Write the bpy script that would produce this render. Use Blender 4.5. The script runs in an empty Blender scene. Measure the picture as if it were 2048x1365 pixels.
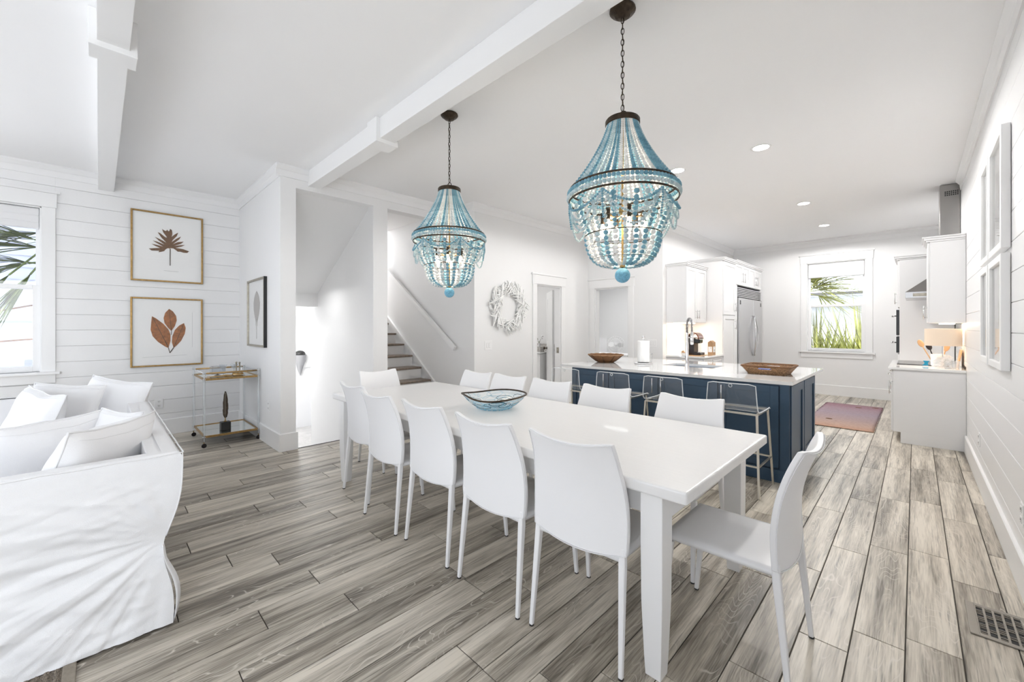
import bpy, bmesh, math, random
from mathutils import Vector, Matrix, noise
from math import sin, cos, pi, radians as R, atan2, sqrt
S = bpy.context.scene
C = S.collection
# ------------------------------------------------------------------ camera
CAMH = 1.40
YAW = math.atan(806 / 816.0)
cd = bpy.data.cameras.new('camera'); cam = bpy.data.objects.new('camera', cd); C.objects.link(cam)
cd.sensor_width = 36; cd.lens = 816 / 2048 * 36; cd.clip_start = .05; cd.clip_end = 200
cd.shift_y = -(655 - 682.5) / 2048 * -1
cam.location = (0, 0, CAMH); cam.rotation_euler = (pi / 2, 0, YAW)
S.camera = cam
# ------------------------------------------------------------------ world, light, exposure
w = bpy.data.worlds.new('world'); S.world = w; w.use_nodes = True
wn = w.node_tree; wn.nodes.clear()
wo = wn.nodes.new('ShaderNodeOutputWorld'); wb = wn.nodes.new('ShaderNodeBackground')
wt = wn.nodes.new('ShaderNodeTexCoord'); wg = wn.nodes.new('ShaderNodeSeparateXYZ'); wr = wn.nodes.new('ShaderNodeValToRGB')
wn.links.new(wt.outputs['Generated'], wg.inputs[0]); wn.links.new(wg.outputs[2], wr.inputs[0])
wr.color_ramp.elements[0].color = (.93, .95, 1, 1); wr.color_ramp.elements[1].color = (.55, .74, 1, 1)
wn.links.new(wr.outputs[0], wb.inputs[0]); wb.inputs[1].default_value = .85
wn.links.new(wb.outputs[0], wo.inputs[0])
S.view_settings.view_transform = 'Standard'; S.view_settings.look = 'None'
S.view_settings.gamma = 1; S.view_settings.use_curve_mapping = False
S.view_settings.exposure = 1.66
cy = S.cycles
cy.max_bounces = 14; cy.diffuse_bounces = 8; cy.glossy_bounces = 5; cy.transmission_bounces = 8; cy.transparent_max_bounces = 16
cy.caustics_reflective = False; cy.caustics_refractive = False; cy.use_denoising = True
cy.sample_clamp_indirect = 6
def light(name, kind, loc, rot=(0, 0, 0), power=100, size=1, size_y=None, col=(1, 1, 1), radius=.05):
    l = bpy.data.lights.new(name, kind); l.energy = power; l.color = col
    if kind == 'AREA':
        l.size = size
        if size_y: l.shape = 'RECTANGLE'; l.size_y = size_y
    elif kind == 'SUN': l.angle = radius
    else: l.shadow_soft_size = radius
    o = bpy.data.objects.new(name, l); C.objects.link(o); o.location = loc; o.rotation_euler = rot
    return o
LK = 1.0
light('sun', 'SUN', (0, 0, 10), Vector((.05, .55, -.83)).to_track_quat('-Z', 'Y').to_euler(), 1.6, col=(1, .96, .9), radius=.02)
# added area lamps standing in for daylight through unseen openings behind the camera
light('rear_fill', 'AREA', (-3.4, -3.95, 1.55), (R(-90), 0, 0), 430 * LK, 5.9, 2.5, (.965, .98, 1))
light('side_fill', 'AREA', (-7.3, -2.75, 1.7), (0, R(-90), 0), 60 * LK, .95, 1.8, (.96, .98, 1))
light('right_fill', 'AREA', (.75, -1.95, 1.45), (0, R(90), 0), 36 * LK, 2.2, 2.0, (.95, .975, 1))

# ------------------------------------------------------------------ helpers
def px(x, y):
    u = (x - 1024) / 816; v = (655 - y) / 816
    return (-sin(YAW) + u * cos(YAW), cos(YAW) + u * sin(YAW), v)
def on_y(x, y, Y):
    r = px(x, y); t = Y / r[1]; return Vector((r[0] * t, Y, CAMH + r[2] * t))
def on_x(x, y, X):
    r = px(x, y); t = X / r[0]; return Vector((X, r[1] * t, CAMH + r[2] * t))
def proj(p):
    d = -p[0] * sin(YAW) + p[1] * cos(YAW)
    if d < .05: return None
    u = (p[0] * cos(YAW) + p[1] * sin(YAW)) / d
    return 1024 + 816 * u, 655 - 816 * (p[2] - CAMH) / d, d
def tag(o, label=None, cat=None, group=None, kind=None):
    if label: o['label'] = label
    if cat: o['category'] = cat
    if group: o['group'] = group
    if kind: o['kind'] = kind
    return o
def empty(name, loc=(0, 0, 0), rz=0, parent=None):
    o = bpy.data.objects.new(name, None); C.objects.link(o); o.location = loc; o.rotation_euler = (0, 0, rz)
    o.empty_display_size = .1
    if parent: o.parent = parent
    return o
def link(name, me, parent=None, loc=None):
    o = bpy.data.objects.new(name, me); C.objects.link(o)
    if parent is not None: o.parent = parent
    if loc is not None: o.location = loc
    return o
class MB:
    """collects shapes into one mesh"""
    def __init__(s): s.v = []; s.f = []
    def add(s, vs, fs):
        n = len(s.v); s.v += [tuple(v) for v in vs]; s.f += [tuple(i + n for i in f) for f in fs]; return s
    def box(s, a, b, M=None):
        x0, y0, z0 = a; x1, y1, z1 = b
        vs = [Vector(p) for p in ((x0, y0, z0), (x1, y0, z0), (x1, y1, z0), (x0, y1, z0), (x0, y0, z1), (x1, y0, z1), (x1, y1, z1), (x0, y1, z1))]
        if M: vs = [M @ v for v in vs]
        return s.add(vs, [(3, 2, 1, 0), (4, 5, 6, 7), (0, 1, 5, 4), (1, 2, 6, 5), (2, 3, 7, 6), (3, 0, 4, 7)])
    def prism(s, pts, z0, z1, M=None):
        n = len(pts)
        vs = [Vector((p[0], p[1], z0)) for p in pts] + [Vector((p[0], p[1], z1)) for p in pts]
        if M: vs = [M @ v for v in vs]
        return s.add(vs, [tuple(range(n - 1, -1, -1)), tuple(range(n, 2 * n))] + [(i, (i + 1) % n, n + (i + 1) % n, n + i) for i in range(n)])
    def lathe(s, prof, n=24, M=None, closed=False):
        vs = []; fs = []
        for r, z in prof:
            for k in range(n):
                a = 2 * pi * k / n; v = Vector((r * cos(a), r * sin(a), z)); vs.append(M @ v if M else v)
        m = len(prof)
        for i in range(m - 1 if not closed else m):
            j = (i + 1) % m
            for k in range(n):
                fs.append((i * n + k, i * n + (k + 1) % n, j * n + (k + 1) % n, j * n + k))
        if not closed:
            if prof[0][0] > 1e-6: fs.append(tuple(range(n - 1, -1, -1)))
            if prof[-1][0] > 1e-6: fs.append(tuple((m - 1) * n + k for k in range(n)))
        return s.add(vs, fs)
    def tube(s, pts, r, n=8, closed=False, flat=1.0, up=None):
        pts = [Vector(p) for p in pts]; m = len(pts); vs = []; fs = []
        rs = r if isinstance(r, (list, tuple)) else [r] * m
        prev = None
        for i, p in enumerate(pts):
            if closed: t = (pts[(i + 1) % m] - pts[i - 1])
            else: t = pts[min(i + 1, m - 1)] - pts[max(i - 1, 0)]
            t = t.normalized() if t.length > 1e-9 else Vector((0, 0, 1))
            if up is not None: a = Vector(up)
            elif prev is None: a = Vector((0, 0, 1)) if abs(t.z) < .9 else Vector((1, 0, 0))
            else: a = prev
            b = t.cross(a)
            if b.length < 1e-6: b = t.cross(Vector((1, .3, .2)))
            b.normalize(); c = b.cross(t).normalized(); prev = c
            for k in range(n):
                q = 2 * pi * (k + .5) / n
                vs.append(p + b * (cos(q) * rs[i]) + c * (sin(q) * rs[i] * flat))
        for i in range(m if closed else m - 1):
            j = (i + 1) % m
            for k in range(n): fs.append((i * n + k, i * n + (k + 1) % n, j * n + (k + 1) % n, j * n + k))
        if not closed: fs.append(tuple(range(n - 1, -1, -1))); fs.append(tuple((m - 1) * n + k for k in range(n)))
        return s.add(vs, fs)
    def sphere(s, c, r, n=10, m=6, sc=(1, 1, 1)):
        vs = [Vector((0, 0, -1))]
        for i in range(1, m):
            a = -pi / 2 + pi * i / m
            for k in range(n): vs.append(Vector((cos(a) * cos(2 * pi * k / n), cos(a) * sin(2 * pi * k / n), sin(a))))
        vs.append(Vector((0, 0, 1)))
        vs = [Vector((c[0] + v.x * r * sc[0], c[1] + v.y * r * sc[1], c[2] + v.z * r * sc[2])) for v in vs]
        fs = [(0, 1 + (k + 1) % n, 1 + k) for k in range(n)]
        for i in range(m - 2):
            for k in range(n): fs.append((1 + i * n + k, 1 + i * n + (k + 1) % n, 1 + (i + 1) * n + (k + 1) % n, 1 + (i + 1) * n + k))
        L = len(vs) - 1; b = 1 + (m - 2) * n
        fs += [(b + k, b + (k + 1) % n, L) for k in range(n)]
        return s.add(vs, fs)
    def grid(s, fn, nu, nv, closed_u=False):
        vs = []; fs = []
        for j in range(nv + 1):
            for i in range(nu + (0 if closed_u else 1)): vs.append(Vector(fn(i / nu, j / nv)))
        W = nu if closed_u else nu + 1
        for j in range(nv):
            for i in range(nu):
                i2 = (i + 1) % W if closed_u else i + 1
                fs.append((j * W + i, j * W + i2, (j + 1) * W + i2, (j + 1) * W + i))
        return s.add(vs, fs)
    def mesh(s, name, mat, smooth=False):
        me = bpy.data.meshes.new(name); me.from_pydata(s.v, [], s.f)
        if smooth: me.polygons.foreach_set('use_smooth', [True] * len(me.polygons))
        if mat: me.materials.append(mat)
        me.update(); return me
    def build(s, name, mat, parent=None, loc=None, smooth=False, bevel=0, seg=2, solid=0, auto=False, sub=0):
        o = link(name, s.mesh(name, mat, smooth or auto), parent, loc)
        fixn(o.data)
        if solid: m = o.modifiers.new('solid', 'SOLIDIFY'); m.thickness = solid; m.offset = 0
        if bevel: m = o.modifiers.new('bevel', 'BEVEL'); m.width = bevel; m.segments = seg; m.limit_method = 'ANGLE'; m.angle_limit = R(35)
        if sub: m = o.modifiers.new('sub', 'SUBSURF'); m.levels = sub; m.render_levels = sub
        if auto: autosmooth(o.data)
        return o
def fixn(me):
    b = bmesh.new(); b.from_mesh(me); bmesh.ops.recalc_face_normals(b, faces=b.faces); b.to_mesh(me); b.free()
def autosmooth(me, ang=38):
    b = bmesh.new(); b.from_mesh(me)
    for e in b.edges: e.smooth = not (len(e.link_faces) == 2 and e.calc_face_angle(0) > R(ang))
    for f in b.faces: f.smooth = True
    b.to_mesh(me); b.free()
def box(name, a, b, mat, parent=None, bevel=0, **k):
    return MB().box(a, b).build(name, mat, parent, bevel=bevel, **k)
def kids(o): return [c for c in bpy.data.objects if c.parent == o]
def copy_tree(o, parent=None, cache=None):
    if cache is None:
        cache = {}
        for c in bpy.data.objects:
            if c.parent: cache.setdefault(c.parent.name, []).append(c)
    c = o.copy(); C.objects.link(c)
    if parent: c.parent = parent
    for ch in cache.get(o.name, []): copy_tree(ch, c, cache)
    return c
def seat_on(o, z): o.location.z = z
# ------------------------------------------------------------------ materials
def mat(name, col, rough=.5, metal=0, bump=0, bscale=40, var=0, vscale=3, coat=0, sheen=0, stretch=None, spec=None, emit=None, estr=0, trans=0, ior=1.45, rnd=0):
    m = bpy.data.materials.new(name); m.use_nodes = True; t = m.node_tree; p = t.nodes['Principled BSDF']
    p.inputs['Base Color'].default_value = (*col, 1); p.inputs['Roughness'].default_value = rough; p.inputs['Metallic'].default_value = metal
    if coat: p.inputs['Coat Weight'].default_value = coat; p.inputs['Coat Roughness'].default_value = .05
    if sheen: p.inputs['Sheen Weight'].default_value = sheen
    if spec is not None: p.inputs['Specular IOR Level'].default_value = spec
    if trans: p.inputs['Transmission Weight'].default_value = trans; p.inputs['IOR'].default_value = ior
    if emit: p.inputs['Emission Color'].default_value = (*emit, 1); p.inputs['Emission Strength'].default_value = estr
    tc = t.nodes.new('ShaderNodeTexCoord'); mp = t.nodes.new('ShaderNodeMapping'); t.links.new(tc.outputs['Object'], mp.inputs[0])
    if stretch: mp.inputs['Scale'].default_value = stretch
    if bump:
        n = t.nodes.new('ShaderNodeTexNoise'); n.inputs['Scale'].default_value = bscale; n.inputs['Detail'].default_value = 4
        b = t.nodes.new('ShaderNodeBump'); b.inputs['Strength'].default_value = bump; b.inputs['Distance'].default_value = .01
        t.links.new(mp.outputs[0], n.inputs[0]); t.links.new(n.outputs[0], b.inputs['Height']); t.links.new(b.outputs[0], p.inputs['Normal'])
    if var or rnd:
        n = t.nodes.new('ShaderNodeTexNoise'); n.inputs['Scale'].default_value = vscale; n.inputs['Detail'].default_value = 3
        t.links.new(mp.outputs[0], n.inputs[0])
        h = t.nodes.new('ShaderNodeHueSaturation'); h.inputs['Color'].default_value = (*col, 1)
        mr = t.nodes.new('ShaderNodeMapRange'); mr.inputs[1].default_value = .3; mr.inputs[2].default_value = .7; mr.inputs[3].default_value = 1 - var; mr.inputs[4].default_value = 1 + var
        t.links.new(n.outputs[0], mr.inputs[0])
        last = mr.outputs[0]
        if rnd:
            oi = t.nodes.new('ShaderNodeObjectInfo'); m2 = t.nodes.new('ShaderNodeMapRange'); m2.inputs[3].default_value = 1 - rnd; m2.inputs[4].default_value = 1 + rnd
            t.links.new(oi.outputs['Random'], m2.inputs[0]); mu = t.nodes.new('ShaderNodeMath'); mu.operation = 'MULTIPLY'
            t.links.new(last, mu.inputs[0]); t.links.new(m2.outputs[0], mu.inputs[1]); last = mu.outputs[0]
        t.links.new(last, h.inputs['Value']); t.links.new(h.outputs[0], p.inputs['Base Color'])
    return m
def thin_glass(name, tint=(1, 1, 1), gloss=1.0, ior=1.45, rough=0.0, cover=0.0, ccol=(.9, .9, .9)):
    m = bpy.data.materials.new(name); m.use_nodes = True; t = m.node_tree; t.nodes.clear()
    o = t.nodes.new('ShaderNodeOutputMaterial'); tr = t.nodes.new('ShaderNodeBsdfTransparent'); gl = t.nodes.new('ShaderNodeBsdfGlossy')
    tr.inputs[0].default_value = (*tint, 1); gl.inputs['Roughness'].default_value = rough
    fr = t.nodes.new('ShaderNodeLayerWeight'); fr.inputs[0].default_value = .5; mx = t.nodes.new('ShaderNodeMixShader')
    pw = t.nodes.new('ShaderNodeMath'); pw.operation = 'POWER'; pw.inputs[1].default_value = 5
    mu = t.nodes.new('ShaderNodeMath'); mu.operation = 'MULTIPLY_ADD'; mu.inputs[1].default_value = .9; mu.inputs[2].default_value = .035 * gloss; mu.use_clamp = True
    t.links.new(fr.outputs['Facing'], pw.inputs[0]); t.links.new(pw.outputs[0], mu.inputs[0]); t.links.new(mu.outputs[0], mx.inputs[0])
    t.links.new(tr.outputs[0], mx.inputs[1]); t.links.new(gl.outputs[0], mx.inputs[2]); last = mx.outputs[0]
    if cover:
        df = t.nodes.new('ShaderNodeBsdfDiffuse'); df.inputs[0].default_value = (*ccol, 1); m2 = t.nodes.new('ShaderNodeMixShader'); m2.inputs[0].default_value = cover
        t.links.new(last, m2.inputs[1]); t.links.new(df.outputs[0], m2.inputs[2]); last = m2.outputs[0]
    t.links.new(last, o.inputs[0]); return m
def emis(name, col, s):
    m = bpy.data.materials.new(name); m.use_nodes = True; t = m.node_tree; t.nodes.clear()
    o = t.nodes.new('ShaderNodeOutputMaterial'); e = t.nodes.new('ShaderNodeEmission'); e.inputs[0].default_value = (*col, 1); e.inputs[1].default_value = s
    t.links.new(e.outputs[0], o.inputs[0]); return m
def wood_floor():
    m = bpy.data.materials.new('grey_oak_plank'); m.use_nodes = True; t = m.node_tree; N = t.nodes; L = t.links; p = N['Principled BSDF']
    def n(k, **kw):
        q = N.new(k)
        for a, b in kw.items(): setattr(q, a, b)
        return q
    tc = n('ShaderNodeTexCoord'); oi = n('ShaderNodeObjectInfo'); wn_ = n('ShaderNodeTexWhiteNoise'); wn_.noise_dimensions = '1D'
    L.new(oi.outputs['Random'], wn_.inputs['W'])
    sc = n('ShaderNodeVectorMath', operation='SCALE'); sc.inputs['Scale'].default_value = 37; L.new(wn_.outputs['Color'], sc.inputs[0])
    ad = n('ShaderNodeVectorMath', operation='ADD'); L.new(tc.outputs['Object'], ad.inputs[0]); L.new(sc.outputs[0], ad.inputs[1])
    def mapping(v): q = n('ShaderNodeMapping'); q.inputs['Scale'].default_value = v; L.new(ad.outputs[0], q.inputs[0]); return q
    # cathedral grain: contour lines of a stretched noise field
    m1 = mapping((5.5, 1.1, 1)); n1 = n('ShaderNodeTexNoise'); n1.inputs['Scale'].default_value = 1; n1.inputs['Detail'].default_value = 2; n1.inputs['Roughness'].default_value = .45; L.new(m1.outputs[0], n1.inputs[0])
    mu = n('ShaderNodeMath', operation='MULTIPLY'); mu.inputs[1].default_value = 34; L.new(n1.outputs[0], mu.inputs[0])
    fr = n('ShaderNodeMath', operation='FRACT'); L.new(mu.outputs[0], fr.inputs[0])
    rl = n('ShaderNodeValToRGB'); e = rl.color_ramp.elements; e[0].position = 0; e[0].color = (0, 0, 0, 1); e[1].position = 1; e[1].color = (0, 0, 0, 1)
    for pos, v in ((.40, 0), (.5, 1), (.60, 0)): q = rl.color_ramp.elements.new(pos); q.color = (v, v, v, 1)
    L.new(fr.outputs[0], rl.inputs[0])
    # where grain lines show
    m2 = mapping((9, 1.6, 1)); n2 = n('ShaderNodeTexNoise'); n2.inputs['Scale'].default_value = 1; n2.inputs['Detail'].default_value = 3; L.new(m2.outputs[0], n2.inputs[0])
    r2 = n('ShaderNodeMapRange'); r2.inputs[1].default_value = .46; r2.inputs[2].default_value = .62; L.new(n2.outputs[0], r2.inputs[0])
    # fine pores
    m3 = mapping((170, 7, 1)); n3 = n('ShaderNodeTexNoise'); n3.inputs['Scale'].default_value = 1; n3.inputs['Detail'].default_value = 3; L.new(m3.outputs[0], n3.inputs[0])
    # broad tone streaks
    m4 = mapping((14, .9, 1)); n4 = n('ShaderNodeTexNoise'); n4.inputs['Scale'].default_value = 1; n4.inputs['Detail'].default_value = 4; n4.inputs['Roughness'].default_value = .6; L.new(m4.outputs[0], n4.inputs[0])
    a1 = n('ShaderNodeMath', operation='MULTIPLY_ADD'); a1.inputs[1].default_value = .42; L.new(n3.outputs[0], a1.inputs[0]); L.new(n4.outputs[0], a1.inputs[2])
    a2 = n('ShaderNodeMath', operation='MULTIPLY_ADD'); a2.inputs[1].default_value = .20; L.new(oi.outputs['Random'], a2.inputs[0]); L.new(a1.outputs[0], a2.inputs[2])
    cr = n('ShaderNodeValToRGB'); e = cr.color_ramp.elements
    e[0].position = .58; e[0].color = (.135, .115, .090, 1); e[1].position = 1.0; e[1].color = (.66, .605, .515, 1)
    q = e.new(.77); q.color = (.385, .345, .285, 1)
    L.new(a2.outputs[0], cr.inputs[0])
    m5 = mapping((75, 2.4, 1)); n5 = n('ShaderNodeTexNoise'); n5.inputs['Scale'].default_value = 1; n5.inputs['Detail'].default_value = 5; n5.inputs['Roughness'].default_value = .65; L.new(m5.outputs[0], n5.inputs[0])
    r5 = n('ShaderNodeMapRange'); r5.inputs[1].default_value = .55; r5.inputs[2].default_value = .68; r5.inputs[3].default_value = 1; r5.inputs[4].default_value = .5; L.new(n5.outputs[0], r5.inputs[0])
    dk = n('ShaderNodeHueSaturation'); L.new(cr.outputs[0], dk.inputs['Color']); L.new(r5.outputs[0], dk.inputs['Value'])
    mm = n('ShaderNodeMath', operation='MULTIPLY'); L.new(rl.outputs[0], mm.inputs[0]); L.new(r2.outputs[0], mm.inputs[1])
    mm2 = n('ShaderNodeMath', operation='MULTIPLY'); mm2.inputs[1].default_value = .8; L.new(mm.outputs[0], mm2.inputs[0])
    mix = n('ShaderNodeMixRGB'); mix.inputs[2].default_value = (.66, .61, .54, 1); L.new(mm2.outputs[0], mix.inputs[0]); L.new(dk.outputs[0], mix.inputs[1])
    L.new(mix.outputs[0], p.inputs['Base Color']); p.inputs['Roughness'].default_value = .36
    bp = n('ShaderNodeBump'); bp.inputs['Strength'].default_value = .12; bp.inputs['Distance'].default_value = .004; L.new(n3.outputs[0], bp.inputs['Height']); L.new(bp.outputs[0], p.inputs['Normal'])
    return m
def bead_mat(name, c1, c2):
    m = bpy.data.materials.new(name); m.use_nodes = True; t = m.node_tree; p = t.nodes['Principled BSDF']
    g = t.nodes.new('ShaderNodeNewGeometry'); r = t.nodes.new('ShaderNodeValToRGB'); r.color_ramp.elements[0].color = (*c1, 1); r.color_ramp.elements[1].color = (*c2, 1)
    t.links.new(g.outputs['Random Per Island'], r.inputs[0])
    tc = t.nodes.new('ShaderNodeTexCoord'); n = t.nodes.new('ShaderNodeTexNoise'); n.inputs['Scale'].default_value = 260; t.links.new(tc.outputs['Object'], n.inputs[0])
    mx = t.nodes.new('ShaderNodeMixRGB'); mx.blend_type = 'OVERLAY'; mx.inputs[0].default_value = .35; t.links.new(r.outputs[0], mx.inputs[1]); t.links.new(n.outputs[0], mx.inputs[2])
    t.links.new(mx.outputs[0], p.inputs['Base Color']); p.inputs['Roughness'].default_value = .6
    p.inputs['Transmission Weight'].default_value = 0
    p.inputs['Subsurface Weight'].default_value = 0
    return m
M = dict(
 wall=mat('wall_paint', (.80, .80, .80), .55, bump=.03, bscale=300),
 wallg=mat('wall_paint_grey', (.76, .76, .76), .55, bump=.03, bscale=300),
 ship=mat('shiplap_paint', (.82, .82, .82), .38, bump=.04, bscale=60, rnd=.01, var=.01),
 shipr=mat('shiplap_paint_satin', (.80, .80, .805), .30, bump=.02, bscale=60),
 ceil=mat('ceiling_paint', (.89, .89, .895), .7, bump=.05, bscale=400),
 trim=mat('trim_paint', (.82, .82, .82), .3, bump=.01, bscale=30),
 beam=mat('beam_paint', (.84, .84, .84), .35, bump=.02, bscale=40),
 floor=wood_floor(),
 sub=mat('grout', (.045, .038, .03), .8, var=.1),
 leather=mat('white_leather', (.80, .80, .81), .42, bump=.06, bscale=350),
 stitch=mat('leather_piping', (.76, .76, .77), .5, bump=.1, bscale=500),
 cap=mat('black_rubber', (.02, .02, .02), .6, bump=.05),
 table=mat('table_paint', (.77, .765, .76), .28, bump=.05, bscale=12, stretch=(1, 14, 8), var=.015, vscale=6, coat=.2),
 tleg=mat('table_leg_paint', (.80, .80, .80), .4, bump=.05, bscale=30),
 quartz=mat('white_quartz', (.78, .78, .775), .06, var=.01, vscale=30, coat=.5),
 navy=mat('navy_paint', (.028, .065, .115), .38, bump=.08, bscale=160, var=.08),
 cab=mat('cabinet_paint', (.75, .75, .755), .32, bump=.01, bscale=50),
 gap=mat('dark_gap', (.03, .03, .03), .8, var=.1),
 hsteel=mat('hood_steel', (.36, .35, .34), .28, 1, bump=.03, bscale=30, var=.05),
 steel=mat('brushed_steel', (.62, .62, .63), .22, 1, bump=.03, bscale=30, stretch=(60, 60, 1), var=.04),
 chrome=mat('chrome', (.75, .75, .76), .1, 1, bump=.01),
 gold=mat('aged_brass', (.42, .27, .11), .32, 1, bump=.15, bscale=120, var=.2, vscale=30),
 silver=mat('silver_gilt', (.42, .39, .33), .35, 1, bump=.15, bscale=120, var=.2, vscale=30),
 champagne=mat('champagne_metal', (.72, .68, .60), .3, 1, bump=.02),
 bronze=mat('dark_bronze', (.055, .04, .028), .45, .8, bump=.3, bscale=90, var=.35, vscale=40),
 wire=mat('bead_wire', (.30, .17, .07), .4, .8, bump=.02),
 bead_t=bead_mat('turquoise_beads', (.10, .25, .33), (.19, .37, .46)),
 bead_m=bead_mat('mint_beads', (.33, .45, .49), (.54, .62, .64)),
 bead_c=bead_mat('cream_beads', (.64, .64, .62), (.82, .80, .78)),
 acrylic=thin_glass('clear_acrylic', (.965, .975, .98), 1.3, 1.5, .0, cover=.05),
 acredge=thin_glass('acrylic_edge', (.95, .97, .98), 1.0, 1.6, .08, cover=.60, ccol=(.93, .95, .96)),  # whitish diffuse cover paints the bright rim highlight into acrylic edges
 glass=thin_glass('window_glass', (.98, .985, .99), .8, 1.45),
 pglass=thin_glass('picture_glass', (1, 1, 1), 1.0, 1.5),
 crystal=thin_glass('crystal', (.93, .95, .97), 2.2, 1.5, .03, cover=.12),
 mirror=mat('mirror', (.86, .88, .85), .02, 1, bump=.002),
 fabric=mat('white_linen', (.80, .80, .81), .85, bump=.35, bscale=420, sheen=.15),
 slip=mat('white_slipcover', (.76, .76, .77), .85, bump=.35, bscale=420, sheen=.15),
 seam=mat('linen_seam', (.74, .74, .745), .85, bump=.2, bscale=300),
 tread=mat('stained_tread', (.20, .155, .12), .4, bump=.1, bscale=20, stretch=(1, 12, 1), var=.25, vscale=5),
 paper=mat('art_paper', (.95, .95, .94), .75, bump=.02, bscale=200),
 mount=mat('deckle_mount', (.80, .80, .80), .8, bump=.05),
 leafb=mat('pressed_leaf_brown', (.17, .085, .035), .7, bump=.4, bscale=120, var=.35, vscale=60),
 leafo=mat('pressed_leaf_rust', (.36, .13, .035), .6, bump=.4, bscale=120, var=.35, vscale=35),
 leafg=mat('pressed_leaf_grey', (.36, .33, .30), .8, bump=.3, bscale=120, var=.2, vscale=60),
 ink=mat('ink_dark', (.05, .035, .02), .7, var=.2),
 greyink=mat('ink_grey', (.5, .5, .5), .7, var=.1),
 wicker=mat('brown_wicker', (.19, .085, .03), .65, bump=.9, bscale=170, stretch=(1, 1, 3), var=.55, vscale=120),
 wickert=mat('tan_wicker', (.30, .17, .085), .65, bump=1.0, bscale=110, stretch=(1, 1, 2.5), var=.7, vscale=75),
 wickerd=mat('dark_wicker', (.07, .035, .015), .6, bump=.6, bscale=200, var=.3),
 jute=mat('jute', (.25, .21, .165), .95, bump=1.0, bscale=140, stretch=(1, 3, 1), var=.5, vscale=120),
 juteb=mat('jute_border', (.27, .235, .19), .9, bump=.5, bscale=300, var=.12, vscale=60),
 drift=mat('whitewashed_driftwood', (.82, .82, .81), .7, bump=.5, bscale=70, var=.12, vscale=25, rnd=.08),
 black=mat('black_gloss', (.012, .012, .014), .15, bump=.02),
 blackm=mat('black_stone', (.015, .015, .015), .4, bump=.05),
 plate=mat('switch_plastic', (.84, .84, .84), .35, bump=.005),
 plated=mat('switch_shadow', (.35, .35, .35), .6, var=.05),
 paperw=mat('paper_towel', (.88, .88, .88), .9, bump=.4, bscale=250),
 kraft=mat('kraft_bag', (.42, .26, .14), .7, bump=.3, bscale=40, var=.1),
 copper=mat('copper_brown', (.22, .07, .03), .2, .6, bump=.02, coat=.5),
 dkplastic=mat('dark_plastic', (.02, .015, .016), .25, bump=.02),
 shade=mat('lamp_shade_linen', (.72, .60, .48), .8, bump=.3, bscale=300, emit=(1, .78, .58), estr=.05),
 blue=mat('blue_ceramic', (.0, .18, .33), .25, bump=.02),
 bluec=mat('blue_packet', (.03, .07, .30), .4, var=.2),
 woodl=mat('light_wood', (.55, .34, .18), .5, bump=.1, bscale=30, stretch=(1, 1, .1), var=.2, vscale=20),
 tile=mat('backsplash_tile', (.84, .83, .81), .18, bump=.02, rnd=.02, var=.01),
 door=mat('door_paint', (.78, .78, .78), .35, bump=.01),
 granite=mat('granite', (.42, .40, .38), .3, var=.6, vscale=60, bump=.05),
 vent=mat('vent_metal', (.30, .275, .24), .45, .5, bump=.05),
 siding=mat('siding_paint', (.60, .62, .74), .6, bump=.03, bscale=50, rnd=.02, var=.02),
 sidingw=mat('white_siding', (.85, .85, .84), .6, bump=.03, rnd=.02, var=.02),
 roof=mat('roof_shingle', (.16, .15, .145), .8, bump=.3, bscale=30, var=.2),
 darkglass=mat('dark_window', (.03, .035, .04), .08, bump=.01),
 palm=mat('palm_leaf', (.10, .13, .035), .5, bump=.1, var=.5, vscale=4, rnd=.3),
 palmy=mat('palm_leaf_yellow', (.42, .42, .12), .5, bump=.1, var=.4, vscale=6, rnd=.4),
 palmd=mat('palm_dry', (.26, .13, .07), .7, bump=.2, var=.3, vscale=6),
 trunk=mat('palm_trunk', (.16, .12, .09), .9, bump=1, bscale=20, var=.4, vscale=10),
 ground=mat('pale_paving', (.42, .41, .40), .9, bump=.5, bscale=20, var=.1, vscale=4),
 bulb=emis('bulb_glow', (1, .84, .62), 4.0), can=emis('downlight_glow', (1, .96, .9), 12.0), strip=emis('undercab_glow', (1, .82, .62), 4.0),
 rug_p=None)
def rug_mat():
    m = mat('rag_rug', (.4, .2, .2), .95, bump=1.0, bscale=90, stretch=(.35, 1.6, 1)); t = m.node_tree; p = t.nodes['Principled BSDF']
    tc = t.nodes.new('ShaderNodeTexCoord'); sp = t.nodes.new('ShaderNodeSeparateXYZ'); t.links.new(tc.outputs['Generated'], sp.inputs[0])
    r = t.nodes.new('ShaderNodeValToRGB'); e = r.color_ramp.elements; e[0].color = (.46, .27, .19, 1); e[1].position = 1; e[1].color = (.27, .17, .18, 1)
    for pos, c in ((.12, (.45, .31, .25)), (.3, (.38, .28, .27)), (.55, (.34, .27, .31)), (.75, (.35, .25, .28)), (.9, (.31, .18, .21))):
        q = e.new(pos); q.color = (*c, 1)
    t.links.new(sp.outputs[1], r.inputs[0])
    n = t.nodes.new('ShaderNodeTexNoise'); n.inputs['Scale'].default_value = 22; n.inputs['Detail'].default_value = 8; n.inputs['Roughness'].default_value = .8; mp = t.nodes.new('ShaderNodeMapping'); mp.inputs['Scale'].default_value = (1.2, 7, 1)
    t.links.new(tc.outputs['Object'], mp.inputs[0]); t.links.new(mp.outputs[0], n.inputs[0])
    mx = t.nodes.new('ShaderNodeMixRGB'); mx.blend_type = 'OVERLAY'; mx.inputs[0].default_value = 1.0; t.links.new(r.outputs[0], mx.inputs[1]); t.links.new(n.outputs[0], mx.inputs[2])
    t.links.new(mx.outputs[0], p.inputs['Base Color']); return m
M['rug_p'] = rug_mat()
rnd = random.Random(7)
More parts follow.
